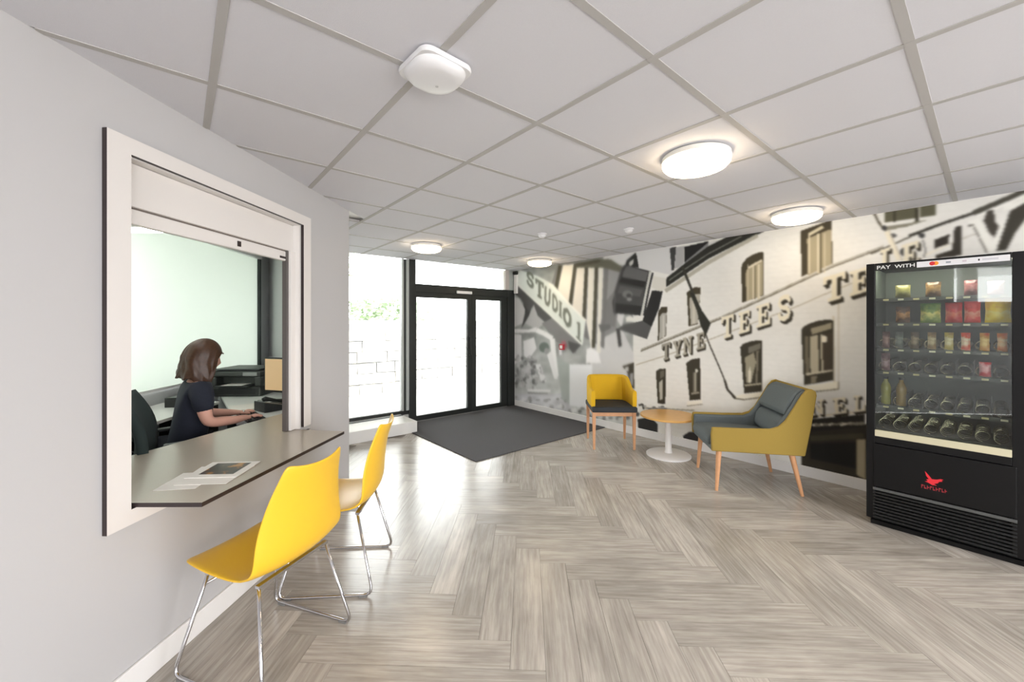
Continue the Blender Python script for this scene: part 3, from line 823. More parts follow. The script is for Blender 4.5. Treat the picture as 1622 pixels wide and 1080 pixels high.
    soft = blur(blur(img, 2.4), 2.4); kk = np.clip((1012-PX)/20, 0, .75)[..., None]
    img = (blur(img, 1.0)*(1-kk)+soft*kk)*1.045+2
    c = np.clip(img, 0, 255)/255.0
    c = np.where(c <= .04045, c/12.92, ((c+.055)/1.055)**2.4)
    n = nt_*nz
    co = np.stack([np.full((nt_, nz), SM-.002), TT, ZZ], -1).reshape(-1, 3).astype(np.float32)
    idx = np.arange(n).reshape(nt_, nz)
    fc = np.stack([idx[:-1, :-1], idx[:-1, 1:], idx[1:, 1:], idx[1:, :-1]], -1).reshape(-1, 4)
    me = bpy.data.meshes.new('printed_mural')
    me.vertices.add(n); me.vertices.foreach_set('co', co.ravel())
    me.loops.add(fc.size); me.loops.foreach_set('vertex_index', fc.ravel().astype(np.int32))
    me.polygons.add(len(fc)); me.polygons.foreach_set('loop_start', np.arange(0, fc.size, 4, dtype=np.int32))
    me.polygons.foreach_set('loop_total', np.full(len(fc), 4, np.int32))
    me.update(calc_edges=True)
    at = me.color_attributes.new('print', 'FLOAT_COLOR', 'POINT')
    col = np.concatenate([c.reshape(-1, 3), np.ones((n, 1))], 1).astype(np.float32)
    at.data.foreach_set('color', col.ravel())
    m = bpy.data.materials.new('mural_print'); m.use_nodes = True
    nd = m.node_tree.nodes; b = nd['Principled BSDF']; b.inputs['Roughness'].default_value = .6; b.inputs['Specular IOR Level'].default_value = .25
    ca = nd.new('ShaderNodeVertexColor'); ca.layer_name = 'print'
    m.node_tree.links.new(ca.outputs[0], b.inputs['Base Color'])
    me.materials.append(m)
    o = bpy.data.objects.new('printed_mural', me); C.objects.link(o)
    return tag(o, 'black and white photographic mural of a pale building and studio camera covering the wall', 'mural')
build_mural()

# ------------------------------------------------------------------ ceiling fittings
M_lampbase = mat('lamp_base', rgb(235, 233, 228), .4)
M_diff = mat('lamp_diffuser', rgb(255, 250, 240), .4, emit=(1.0, .80, .54, 1), estr=LAMP)
def disc_lamp(x, y, label):
    t = thing('ceiling_lamp', label, 'lamp', (x, y, CEIL), 0, 'round ceiling lamps')
    smooth_by_angle(MB().lathe([(.0001, 0), (.170, 0), (.178, -.006), (.180, -.030), (.172, -.034), (.0001, -.034)], 48).build('base', M_lampbase, t))
    o = MB().lathe([(.0001, -.094), (.06, -.092), (.12, -.085), (.158, -.072), (.174, -.056), (.177, -.044), (.172, -.0345), (.0001, -.0345)], 40).build('diffuser', M_diff, t, smooth=True)
    return t
disc_lamp(2.235, 1.065, 'round lit ceiling lamp nearest the camera, the largest of the four')
disc_lamp(4.03, 1.06, 'round lit ceiling lamp beside the mural wall above the armchair window')
disc_lamp(2.28, 4.34, 'round lit ceiling lamp in front of the left entrance glazing')
disc_lamp(4.13, 4.31, 'round lit ceiling lamp in the corner by the mural and the entrance door')
# more of these fittings, unseen, added behind the camera as fill light
for x, y, lb in ((2.2, -1.6, 'second from the mural wall'), (3.99, -1.6, 'beside the mural wall'), (.4, -1.6, 'third from the mural wall'), (-1.4, -1.6, 'farthest from the mural wall')):
    disc_lamp(x, y, 'unseen round ceiling lamp added in a row behind the viewpoint, '+lb)

ap = thing('wireless_access_point', 'white rounded square device with a shallow dome on the near ceiling grid crossing', 'access point', (.728, 1.318, CEIL), math.radians(3))
def rsq(r, c, z, n=8):
    out = []
    for sx, sy, a0_ in ((1, 1, 0), (-1, 1, PI/2), (-1, -1, PI), (1, -1, 1.5*PI)):
        for k in range(n+1):
            a = a0_+k/n*PI/2
            out.append((sx*(r-c)+c*math.cos(a), sy*(r-c)+c*math.sin(a), z))
    return out
def stack(rings, name, m, parent, smooth=True, ang=.7):
    b = MB(); n = len(rings[0]); v = [p for r in rings for p in r]; f = []
    for i in range(len(rings)-1):
        for j in range(n): f.append((i*n+j, i*n+(j+1) % n, (i+1)*n+(j+1) % n, (i+1)*n+j))
    f.append(tuple(range(n))); f.append(tuple((len(rings)-1)*n+j for j in range(n)))
    b.add(v, f); o = b.build(name, m, parent)
    if smooth: smooth_by_angle(o, ang)
    return o
M_dev = mat('device_white', rgb(232, 232, 234), .35)
stack([rsq(.092, .035, 0), rsq(.105, .04, -.004), rsq(.107, .04, -.014), rsq(.104, .04, -.022)], 'base_plate', M_dev, ap)
stack([rsq(.101, .072, -.022), rsq(.100, .078, -.030), rsq(.092, .08, -.043), rsq(.07, .066, -.050), rsq(.03, .028, -.052)], 'dome', M_dev, ap)
MB().lathe([(.006, -.0515), (.006, -.0528), (.0001, -.0528)], 12, .02, .02).build('indicator', mat('device_grey', rgb(190, 192, 194), .4), ap)
def detector(x, y, label):
    t = thing('smoke_detector', label, 'detector', (x, y, CEIL), 0, 'ceiling detectors')
    MB().lathe([(.0001, 0), (.05, 0), (.05, -.012), (.0001, -.012)], 24).build('base', M_dev, t)
    MB().lathe([(.036, -.012), (.04, -.02), (.034, -.034), (.02, -.045), (.0001, -.047)], 24).build('sensor_head', M_dev, t, smooth=True)
detector(2.93, 3.02, 'small white ceiling detector farther left, towards the entrance')
detector(3.44, 2.31, 'small white ceiling detector farther right, nearer the mural wall')

# small fittings in the mural corner
cp = thing('fire_call_point', 'small red call point on the mural under the slanting sign', 'call point', (SM-.002, 4.30, 1.10))
MB().box(-.035, -.0005, -.045, .045, -.045, .045).build('housing', mat('call_red', rgb(196, 60, 72), .4), cp, bevel=.006)
MB().box(-.038, -.035, -.026, .026, -.026, .026).build('glass_panel', M_white, cp)
sb = thing('wall_sensor', 'slim white vertical box high in the corner beside the entrance door', 'sensor', (SM-.002, 5.41, 2.0))
MB().box(-.035, 0, -.04, .04, 0, .33).build('housing', M_white, sb, bevel=.006)
MB().box(-.06, 0, -.045, .045, .335, .395).build('camera_head', M_black, sb, bevel=.012)

# ------------------------------------------------------------------ yellow sled chairs
def yellow_chair():
    t = thing('sled_chair', 'yellow plastic shell chair with chrome sled legs nearest the camera, under the counter', 'chair', (0, 0, 0), 0, 'yellow chairs at the hatch')
    # profile: (y forward, z, half width)
    prof = [(.268, .428, .150), (.258, .441, .180), (.225, .452, .205), (.15, .452, .222), (.05, .443, .230), (-.05, .436, .233), (-.13, .438, .234), (-.185, .455, .234), (-.216, .495, .233), (-.228, .55, .229), (-.234, .62, .220), (-.243, .70, .203), (-.258, .78, .182), (-.278, .84, .165), (-.292, .872, .152), (-.296, .880, .138)]
    n = len(prof); nu = 14
    b = MB()
    for i, (y, z, h) in enumerate(prof):
        f = i/(n-1)
        for j in range(nu+1):
            u = -1+2*j/nu
            e = abs(u)**2.2
            if i <= 6: k = .004+.020*(i/6); yy, zz = y+0*e, z+e*(.008+.018*(i/6)**2)
            else:
                g_ = (i-6)/(n-7)
                wrap = .062*(1-.55*g_)
                yy = y+e*wrap*min(1, g_*2.2); zz = z+e*(.045*max(0, 1-g_*2.4))+ (0.020*e if i > n-3 else 0)
            b.v.append((u*h, yy, zz))
    for i in range(n-1):
        for j in range(nu):
            o = i*(nu+1)+j
            b.f.append([o, o+1, o+nu+2, o+nu+1]); b.m.append(0)
    b.build('seat_shell', M_yellow, t, smooth=True, solid=.011, sub=1)
    # sled legs: one bent rod per side
    r = .0075
    def rod(s):
        xt, xb = s*.165, s*.2375
        pts = [(xt, -.13, .432), (s*.17, -.145, .41)]
        top = [Vector((s*.172, .135, .418)), Vector((xb, .245, .0085)), Vector((xb, -.250, .0085)), Vector((s*.172, -.150, .418))]
        path = [top[0]]
        for k in (1, 2):
            p, a, c = top[k], (top[k-1]-top[k]).normalized(), (top[k+1]-top[k]).normalized()
            for q in range(6):
                tt = q/5; p0, p1 = p+a*.05, p+c*.05
                path.append(p0*(1-tt)**2+p*2*tt*(1-tt)+p1*tt*tt)
        path.append(top[3])
        return MB().tube(path, r, 10).build('sled_leg', M_chrome, t, smooth=True)
    rod(-1); rod(1)
    fz = lambda z: .135+(.245-.135)*(.418-z)/.41
    wz = lambda z: .172+(.2375-.172)*(.418-z)/.41
    MB().tube([(-wz(.37), fz(.37), .37), (wz(.37), fz(.37), .37)], .006, 8).build('cross_bar', M_chrome, t, smooth=True)
    MB().box(-.18, .18, .125, .145, .412, .424).box(-.18, .18, -.16, -.14, .412, .424).build('seat_bracket', M_chrome, t)
    for s in (-1, 1):
        for y in (.19, -.2): MB().box(s*.2375-.011, s*.2375+.011, y-.02, y+.02, 0, .011).build('glide', mat('clear_plastic', rgb(120, 120, 118), .4), t)
    return t
ch = yellow_chair()
x, y = R(-1.0945, 1.80); ch.location = (x, y, 0); ch.rotation_euler = (0, 0, facing(-.947, .32))
x, y = R(-1.015, 2.366)
copy_thing(ch, (x, y, 0), facing(-.9975, -.07), 'yellow plastic shell chair with chrome sled legs, the farther one beside the counter end')

# ------------------------------------------------------------------ seating group
def side_profile(pts): return pts
# wide armchair, mustard outside and grey inside
ac = thing('lounge_armchair', 'wide armchair, mustard outside and grey inside, on tapered wooden legs beside the table', 'armchair')
def profile_prism(name, prof, x0, x1, m, parent, bevel=.012, smooth=True, seg=3):
    b = MB(); n = len(prof)
    # prof is (y,z); extrude along x
    b.add([(x0, y, z) for y, z in prof]+[(x1, y, z) for y, z in prof],
          [tuple(range(n)), tuple(range(2*n-1, n-1, -1))]+[(i, (i+1) % n, n+(i+1) % n, n+i) for i in range(n)])
    o = b.build(name, m, parent, bevel=bevel, seg=seg)
    return smooth_by_angle(o, .5)
HW = .32
side = [(.385, .352), (.39, .50), (.382, .562), (.10, .562), (-.09, .568), (-.15, .59), (-.20, .64), (-.27, .76), (-.325, .86), (-.36, .902), (-.40, .915), (-.435, .895), (-.44, .86), (-.40, .60), (-.352, .345)]
for s in (-1, 1):
    a, b_ = (s*HW, s*(HW-.028)); a, b_ = min(a, b_), max(a, b_)
    profile_prism('side_panel', side, a, b_, M_mustard, ac)
    ins = [(.378, .40), (.378, .548), (.10, .548), (-.085, .553), (-.14, .575), (-.185, .63), (-.26, .755), (-.315, .855), (-.355, .89), (-.40, .895), (-.40, .60), (-.34, .38)]
    a, b_ = (s*(HW-.0285), s*(HW-.075)); a, b_ = min(a, b_), max(a, b_)
    profile_prism('arm_pad', ins, a, b_, M_greyfab, ac, bevel=.018)
back_out = [(-.352, .345), (-.40, .60), (-.44, .86), (-.435, .895), (-.40, .912), (-.385, .90), (-.39, .86), (-.355, .60), (-.315, .36)]
profile_prism('back_panel', back_out, -HW+.028, HW-.028, M_mustard, ac, bevel=.01)
profile_prism('seat_base', [(.372, .345), (.372, .40), (-.33, .40), (-.33, .345)], -HW+.03, HW-.03, M_greyfab, ac, bevel=.008)
profile_prism('seat_cushion', [(.395, .385), (.40, .44), (.37, .475), (.20, .482), (-.22, .462), (-.24, .40)], -HW+.077, HW-.077, M_greyfab, ac, bevel=.02)
profile_prism('lower_back_cushion', [(-.19, .455), (-.165, .50), (-.185, .60), (-.225, .655), (-.33, .66), (-.30, .46)], -HW+.077, HW-.077, M_greyfab, ac, bevel=.022)
profile_prism('upper_back_cushion', [(-.225, .665), (-.215, .70), (-.265, .80), (-.325, .885), (-.375, .905), (-.40, .885), (-.34, .665)], -HW+.077, HW-.077, M_greyfab, ac, bevel=.022)
def taper_leg(p0, p1, r0, r1, m, parent, n=12):
    return MB().tube([p0, p1], [r0, r1], n).build('leg', m, parent, smooth=False)
for s in (-1, 1):
    smooth_by_angle(taper_leg((s*(HW-.055), .31, .348), (s*(HW-.035), .335, 0), .024, .013, M_oak, ac))
    smooth_by_angle(taper_leg((s*(HW-.055), -.27, .348), (s*(HW-.035), -.345, 0), .024, .013, M_oak, ac))
x, y = R(2.175, 3.73)
ac.location = (x, y, 0); ac.rotation_euler = (0, 0, facing(-.985, .17))

# small armchair, yellow back and black seat
dc = thing('yellow_armchair', 'small armchair with a yellow wraparound back and black seat on wooden legs by the mural', 'armchair')
hw = .262
apron = MB()
for s in (-1, 1): apron.box(s*(hw-.045)-.011, s*(hw-.045)+.011, -.21, .21, .385, .435)
apron.box(-hw+.04, hw-.04, .20, .222, .385, .435).box(-hw+.04, hw-.04, -.222, -.20, .385, .435)
apron.build('apron', M_oak, dc, bevel=.003)
for s in (-1, 1):
    for y_ in (.225, -.225):
        b = MB()
        w0, w1 = .020, .012
        xx, yb = s*(hw-.030), y_
        b.add([(xx-w1, yb-w1, 0), (xx+w1, yb-w1, 0), (xx+w1, yb+w1, 0), (xx-w1, yb+w1, 0), (xx-w0, yb*.97-w0, .435), (xx+w0, yb*.97-w0, .435), (xx+w0, yb*.97+w0, .435), (xx-w0, yb*.97+w0, .435)],
              [(0, 3, 2, 1), (4, 5, 6, 7), (0, 1, 5, 4), (1, 2, 6, 5), (2, 3, 7, 6), (3, 0, 4, 7)])
        b.build('leg', M_oak, dc, bevel=.003)
b = MB().box(-hw, hw, -.235, .27, .4355, .50)
b.build('seat', M_blackfab, dc, bevel=.018, seg=3)
# wraparound back shell: plan path of the shell with a falling top edge
path = [(-hw+.022, .22), (-hw+.020, .12), (-hw+.020, 0), (-hw+.024, -.12), (-hw+.05, -.205), (-hw+.11, -.235), (0, -.245)]
path = path+[(-px_, py_) for px_, py_ in path[::-1][1:]]
dense = []
for i in range(len(path)-1):
    for k in range(5):
        f_ = k/5; dense.append((path[i][0]*(1-f_)+path[i+1][0]*f_, path[i][1]*(1-f_)+path[i+1][1]*f_))
dense.append(path[-1])
def topz(y_):
    k = min(1, max(0, (.22-y_)/.44)); k2 = max(0, min(1, (k-.30)/.55)); k2 = k2*k2*(3-2*k2)
    return .682+.012*k+.122*k2
rings = []
th = .024
for i, (px_, py_) in enumerate(dense):
    a = dense[max(0, i-1)]; c = dense[min(len(dense)-1, i+1)]
    tx, ty = c[0]-a[0], c[1]-a[1]; L = math.hypot(tx, ty); nx, ny = -ty/L, tx/L
    zt = topz(py_); lean = .03*max(0, -py_)/.24
    zb = .485
    ring = []
    for k in range(12):
        an = 2*PI*k/12
        # rounded slab cross section
        u = math.copysign(abs(math.cos(an))**.5, math.cos(an))*th; v = math.copysign(abs(math.sin(an))**.4, math.sin(an))
        zz = zb+(zt-zb)*(v+1)/2
        ring.append((px_+nx*u, py_+ny*u-lean*(v+1)/2, zz))
    rings.append(ring)
stack(rings, 'back_shell', M_yelfab, dc, True, 1.0)
x, y = R(1.195, 4.87)
dc.location = (x, y, 0); dc.rotation_euler = (0, 0, facing(-.03, -1))

tb = thing('coffee_table', 'round low table with an oak top and white pedestal between the armchairs', 'table', R(1.743, 4.45)+(0,))
MB().lathe([(.0001, .425), (.288, .425), (.30, .431), (.30, .446), (.296, .450), (.0001, .450)], 48).build('table_top', mat('oak_top', rgb(222, 172, 98), .35, noise=.1, nscale=14), tb)
smooth_by_angle(MB().lathe([(.0001, .424), (.09, .424), (.09, .416), (.036, .41), (.034, .06), (.045, .03), (.0001, .03)][::-1], 32).build('column', M_white, tb))
smooth_by_angle(MB().lathe([(.0001, 0), (.235, 0), (.236, .012), (.225, .02), (.12, .027), (.046, .032), (.0001, .032)], 48).build('base', M_white, tb))

# ------------------------------------------------------------------ vending machine
VX, VT0, VT1, VH = 3.88, -.40, .587, 1.90           # front plane, right end, left end (seen from the room), height
GX0, GX1, GZ0, GZ1 = -.082, .540, .655, 1.868       # glass window along Y and Z
vm = thing('vending_machine', 'tall black glass fronted snack vending machine standing in front of the mural', 'vending machine', (VX, 0, 0))
DP = .70
M_vb = mat('vending_black', rgb(10, 10, 11), .35, spec=.25)
M_vl = mat('vending_liner', rgb(84, 92, 86), .6)
def vb(name, x0, x1, y0, y1, z0, z1, m, parent=vm, bevel=0): return MB().box(x0, x1, y0, y1, z0, z1).build(name, m, parent, bevel=bevel)
body = MB()
body.box(.05, DP, VT1-.022, VT1, .03, VH).box(.05, DP, VT0, VT0+.022, .03, VH)
body.box(.05, DP, VT0+.022, VT1-.022, VH-.02, VH).box(DP-.02, DP, VT0+.022, VT1-.022, .03, VH-.02)
body.box(.05, DP-.02, VT0+.022, VT1-.022, .03, .60)
body.box(.05, DP-.02, VT0+.022, GX0-.04, .60, VH-.02)
body.build('cabinet', M_vb, vm, bevel=.004)
MB().box(DP-.2, DP-.19, GX0-.03, GX1+.01, .62, 1.87).box(.06, DP-.2, GX1+.005, GX1+.012, .62, 1.87).box(.06, DP-.2, GX0-.035, GX0-.03, .62, 1.87).box(.06, DP-.19, GX0-.03, GX1+.01, .605, .62).build('liner', M_vl, vm)
door = MB()
door.box(0, .048, GX1, VT1, .0+.05, VH); door.box(0, .048, VT0, GX0, .05, VH)
door.box(0, .048, GX0, GX1, GZ1, VH); door.box(0, .048, GX0, GX1, .60, GZ0)
door = door.build('door_frame', M_vb, vm, bevel=.003)
vb('pane', .012, .018, GX0, GX1, GZ0, GZ1, glass('vending_glass', (.93, .96, .93, 1), .05), door)
vb('lower_lip', -.004, .011, GX0, GX1, GZ0-.004, GZ0+.042, mat('lip_cream', rgb(196, 190, 162), .35), door, .003)
lp = vb('delivery_panel', -.006, .048, GX0-.02, GX1+.01, .285, .598, M_vb, vm, .006)
vb('panel_trim', -.012, .0, GX0-.02, GX1+.01, .262, .282, mat('dark_chrome', rgb(96, 98, 98), .3, metal=.6), vm, .003)
kick = vb('plinth', .03, DP-.03, VT0+.02, VT1-.02, 0, .03, M_vb, vm)
M_slat = mat('grille_black', rgb(20, 21, 21), .35, spec=.3)
gm = MB().box(-.006, .03, GX0-.02, GX1+.01, -.006, .006).mesh('grille_slat', M_slat)
for k in range(9):
    o = bpy.data.objects.new('grille_slat', gm); C.objects.link(o); o.parent = vm; o.location = (0, 0, .062+k*.0225); o.rotation_euler = (0, .5, 0)
vb('grille_back', .035, .049, GX0-.02, GX1+.01, .05, .262, M_black)
# header strip with the payment signs
hs = vb('header_strip', -.003, .0, -.075, .325, 1.848, 1.886, mat('header_white', rgb(222, 222, 226), .4))
vb('header_strip', -.003, .0, .325, GX1, 1.848, 1.886, M_black)
def circ(y, z, r, col, parent, x=-.0036):
    v = [(x, y+r*math.cos(2*PI*k/24), z+r*math.sin(2*PI*k/24)) for k in range(24)]+[(x+.0006, y+r*math.cos(2*PI*k/24), z+r*math.sin(2*PI*k/24)) for k in range(24)]
    b = MB(); b.add(v, [tuple(range(24)), tuple(range(47, 23, -1))]+[(k, (k+1) % 24, 24+(k+1) % 24, 24+k) for k in range(24)])
    return b.build('card_emblem', col, parent)
circ(.252, 1.868, .0135, mat('emblem_red', rgb(205, 30, 40), .4), vm)
circ(.236, 1.8675, .0135, mat('emblem_orange', rgb(246, 150, 40), .4), vm, -.0033)
for y0, y1, c in ((.168, .19, rgb(150, 156, 166)), (.10, .118, rgb(200, 190, 200)), (.045, .052, rgb(40, 40, 44)), (-.03, .035, rgb(196, 196, 204))):
    vb('card_mark', -.0036, -.003, y0, y1, 1.862, 1.874, mat('mark_%d' % int(c[2]*999), c, .4))
def text(body, parent, size, loc, m, sx=1.0):
    cu = bpy.data.curves.new('lettering', 'FONT'); cu.body = body; cu.size = size; cu.extrude = .0004; cu.offset = size*.012
    cu.align_x = 'LEFT'; cu.materials.append(m)
    o = bpy.data.objects.new('lettering', cu); C.objects.link(o); o.parent = parent
    me = bpy.data.meshes.new_from_object(o.evaluated_get(bpy.context.evaluated_depsgraph_get())); bpy.data.objects.remove(o)
    me.transform(Matrix.Translation(loc) @ Matrix(((0, 0, -1, 0), (-sx, 0, 0, 0), (0, 1, 0, 0), (0, 0, 0, 1))))
    o = bpy.data.objects.new('lettering', me); C.objects.link(o); o.parent = parent
    return o
M_txt = mat('letter_white', rgb(226, 228, 226), .4)
text('PAY', vm, .036, (-.0036, .53, 1.856), M_txt, 1.15)
text('WITH', vm, .034, (-.0036, .435, 1.856), M_txt, 1.15)
# red bird emblem with its blurred red line of lettering
M_red = mat('emblem_bird', rgb(214, 36, 48), .5, emit=rgb(214, 36, 48), estr=.0)
bird = [(y_-.032, z_-.047) for y_, z_ in [(.318, .515), (.300, .492), (.285, .470), (.262, .474), (.246, .482), (.232, .481), (.242, .473), (.236, .468), (.252, .462), (.258, .450), (.276, .440), (.262, .434), (.284, .431), (.300, .440), (.318, .446), (.304, .452), (.312, .462), (.300, .466), (.312, .486)]]
b = MB(); n = len(bird)
b.add([(-.0072, p[0], p[1]) for p in bird]+[(-.0062, p[0], p[1]) for p in bird], [tuple(range(n)), tuple(range(2*n-1, n-1, -1))]+[(k, (k+1) % n, n+(k+1) % n, n+k) for k in range(n)])
b.build('bird_emblem', M_red, lp)
b = MB()
for k in range(9):
    y_ = .303-k*.0135
    b.box(-.0072, -.0062, y_-.0035, y_, .350, .374)
    b.box(-.0072, -.0062, y_-.010, y_-.0035, (.366, .350, .359)[k % 3], (.374, .357, .365)[k % 3])
b.build('emblem_lettering', mat('emblem_red_dim', rgb(150, 34, 44), .5), lp)
# keypad column right of the glass
kp = vb('payment_panel', -.004, 0, -.33, -.14, .9, 1.5, M_black)
for r_ in range(4):
    for c_ in range(3): vb('keypad_button', -.007, -.004, -.30+c_*.045, -.27+c_*.045, 1.20+r_*.04, 1.225+r_*.04, mat('key_grey', rgb(120, 120, 122), .4), kp)
vb('coin_slot', -.008, -.004, -.20, -.17, 1.10, 1.12, M_chrome, kp)
# shelves, price rails and spirals
M_rail = mat('shelf_rail', rgb(150, 154, 144), .4)
M_coil = mat('coil_steel', rgb(226, 218, 190), .22, metal=.9)
SHELF = [1.650, 1.470, 1.286, 1.120, .872, .700]
M_shelf = mat('shelf_dark', rgb(62, 66, 62), .45)
NC = 8; CW = (GX1-GX0)/NC
coil_pts = []
def coil_mesh(r):
    pts = [(.0, r*math.cos(k/14*2*PI), r+r*math.sin(k/14*2*PI)) for k in range(0, 1)]
    pts = [(k/14*.062, r*math.sin(k/14*2*PI), r+.004-r*math.cos(k/14*2*PI)) for k in range(14*6+1)]
    me = MB().tube(pts, .0025, 6).mesh('spiral', M_coil)
    me.polygons.foreach_set('use_smooth', [True]*len(me.polygons)); return me
coilm = coil_mesh(.031)
M_tag = mat('price_tag', rgb(222, 218, 190), .5)
M_tag2 = mat('price_tag_b', rgb(196, 186, 140), .5)
for si, z in enumerate(SHELF):
    sh = vb('shelf', .085, DP-.21, GX0-.028, GX1+.004, z-.010, z-.002, M_shelf)
    vb('price_rail', .078, .085, GX0-.028, GX1+.004, z-.024, z, M_shelf, sh)
    for k in range(NC):
        y_ = GX1-(k+.5)*CW
        if si < 5: vb('price_tag', .0755, .078, y_-.026, y_+.004, z-.019, z-.007, M_tag if k % 2 else M_tag2, sh)
        if si >= 2:
            o = bpy.data.objects.new('spiral', coilm); C.objects.link(o); o.parent = vm; o.location = (.092, y_, z)
    if si in (3, 4):
        for k in range(1, NC):
            vb('divider', .10, DP-.22, GX1-k*CW-.0015, GX1-k*CW+.0015, z-.002, z+.085, M_shelf, sh)
# bottom row: round steel ends behind the spirals
for k in range(NC):
    o = MB().lathe([(.0001, 0), (.024, 0), (.027, .006), (.02, .012), (.0001, .012)], 20).build('spiral_end', M_coil, vm, smooth=True)
    o.rotation_euler = (0, -PI/2, 0); o.location = (.42, GX1-(k+.5)*CW, SHELF[5]+.035)
# strip light added out of view inside the machine top, brightens the snacks
led = MB().box(.052, .070, GX0+.02, GX1-.02, 1.866, 1.878).build('added_strip', mat('strip_emit', rgb(255, 246, 225), .4, emit=(1, .93, .78, 1), estr=120), vm)

# products
def pack_material(name, c1, c2, c3):
    m = bpy.data.materials.new(name); m.use_nodes = True; nt = m.node_tree; b = nt.nodes['Principled BSDF']
    tc = nt.nodes.new('ShaderNodeTexCoord'); n = nt.nodes.new('ShaderNodeTexNoise'); n.inputs['Scale'].default_value = 22; n.inputs['Detail'].default_value = 2
    sx = nt.nodes.new('ShaderNodeSeparateXYZ'); ad = nt.nodes.new('ShaderNodeMath'); ad.operation = 'MULTIPLY_ADD'; ad.inputs[1].default_value = .55
    ml = nt.nodes.new('ShaderNodeMath'); ml.operation = 'MULTIPLY'; ml.inputs[1].default_value = 4.0
    cr = nt.nodes.new('ShaderNodeValToRGB'); cr.color_ramp.interpolation = 'EASE'; e = cr.color_ramp.elements
    e[0].position = .30; e[0].color = c1; e[1].position = .80; e[1].color = c3
    x = e.new(.52); x.color = c2; x = e.new(.64); x.color = c1
    nt.links.new(tc.outputs['Object'], n.inputs['Vector']); nt.links.new(tc.outputs['Object'], sx.inputs[0])
    nt.links.new(sx.outputs['Z'], ml.inputs[0]); nt.links.new(n.outputs['Fac'], ad.inputs[0]); nt.links.new(ml.outputs[0], ad.inputs[2])
    nt.links.new(ad.outputs[0], cr.inputs[0]); nt.links.new(cr.outputs[0], b.inputs['Base Color'])
    b.inputs['Roughness'].default_value = .3
    return m
def bag(name, y, z, w_, h, d, cols, label, cat, lean=0, x=.115):
    t = MB()
    def fn(u, v, s):
        a, c = u*2-1, v*2-1
        bulge = (1-abs(a)**2.6)*(1-abs(c)**3)
        crimp = .0015*math.cos(v*60)*(abs(c) > .9)
        return (s*(d/2*bulge+.0015)+crimp, a*w_/2*(1-.06*(1-abs(c))), (c+1)*h/2)
    t.grid(lambda u, v: fn(u, v, -1), 10, 12); t.grid(lambda u, v: fn(u, v, 1), 10, 12)
    o = t.build(name, pack_material(name, *[rgb(*c) for c in cols]), None, smooth=True)
    o.location = (VX+x, y, z+.001); o.rotation_euler = (0, lean, 0)
    return tag(o, label, cat, 'snacks in the vending machine')
def col_y(k): return GX1-(k+.5)*CW
B_ = 'snack_bag'
Z1, Z2, Z3, Z0, Z4 = SHELF[1], SHELF[2], SHELF[3], SHELF[0], SHELF[4]
bag(B_, .405, Z1, .075, .115, .05, [(96, 66, 44), (190, 130, 70), (70, 58, 48)], 'brown and orange snack bag, leftmost on the second shelf', 'snack bag')
bag(B_, .268, Z1, .10, .135, .055, [(126, 150, 70), (222, 214, 120), (70, 110, 60)], 'green and yellow crisp bag on the second shelf', 'snack bag')
bag(B_, .160, Z1, .078, .135, .055, [(200, 40, 44), (226, 120, 100), (150, 20, 30)], 'red crisp bag beside the green one on the second shelf', 'snack bag')
bag(B_, .078, Z1, .072, .14, .055, [(222, 60, 56), (246, 160, 140), (190, 30, 40)], 'bright red crisp bag right of another red bag, second shelf', 'snack bag')
bag(B_, -.028, Z1, .108, .155, .055, [(246, 212, 40), (250, 232, 120), (226, 176, 30)], 'large bright yellow crisp bag at the right of the second shelf', 'snack bag')
bag(B_, .255, Z0, .075, .10, .045, [(84, 62, 44), (150, 120, 80), (60, 50, 44)], 'dark brown snack bag on the top shelf', 'snack bag')
bag(B_, .085, Z0, .06, .10, .045, [(96, 40, 44), (170, 110, 110), (60, 40, 44)], 'dark red snack bag on the top shelf', 'snack bag')
bag(B_, .405, Z0, .08, .09, .045, [(104, 100, 60), (150, 146, 90), (80, 80, 56)], 'olive snack bag at the left of the top shelf', 'snack bag')
bag(B_, -.02, Z0, .07, .085, .045, [(226, 190, 196), (250, 230, 232), (206, 150, 160)], 'pale pink snack bag above the large yellow bag', 'snack bag')
bars_ = [(.495, [(110, 74, 70), (160, 120, 116), (80, 56, 54)], 'dull mauve chocolate bar, leftmost on the third shelf'),
         (.425, [(84, 92, 88), (130, 136, 130), (60, 66, 62)], 'grey wrapped bar second on the third shelf'),
         (.345, [(96, 80, 62), (160, 140, 116), (70, 60, 50)], 'brown and silver bar on the third shelf'),
         (.262, [(150, 122, 84), (210, 190, 150), (110, 86, 60)], 'beige wrapped bar in the middle of the third shelf'),
         (.182, [(196, 174, 96), (236, 226, 180), (150, 120, 60)], 'pale yellow and white bar on the third shelf'),
         (.107, [(226, 90, 60), (246, 226, 200), (196, 50, 40)], 'red and white bar on the third shelf'),
         (.026, [(214, 150, 60), (250, 214, 130), (196, 70, 40)], 'orange and yellow bar on the third shelf'),
         (-.046, [(236, 130, 40), (250, 210, 150), (216, 90, 30)], 'orange wrapped bar at the right end of the third shelf')]
for y_, cols, lb in bars_: bag('chocolate_bar', y_, Z2, .042, .118, .026, cols, lb, 'bar', lean=.12)
bag(B_, .024, Z3, .052, .095, .04, [(214, 50, 60), (250, 190, 196), (226, 90, 100)], 'red and pink packet alone on the fourth shelf', 'snack bag')
bag(B_, .497, Z3, .05, .13, .04, [(120, 84, 92), (180, 150, 156), (84, 60, 66)], 'dusky purple packet at the left of the fourth shelf', 'snack bag')
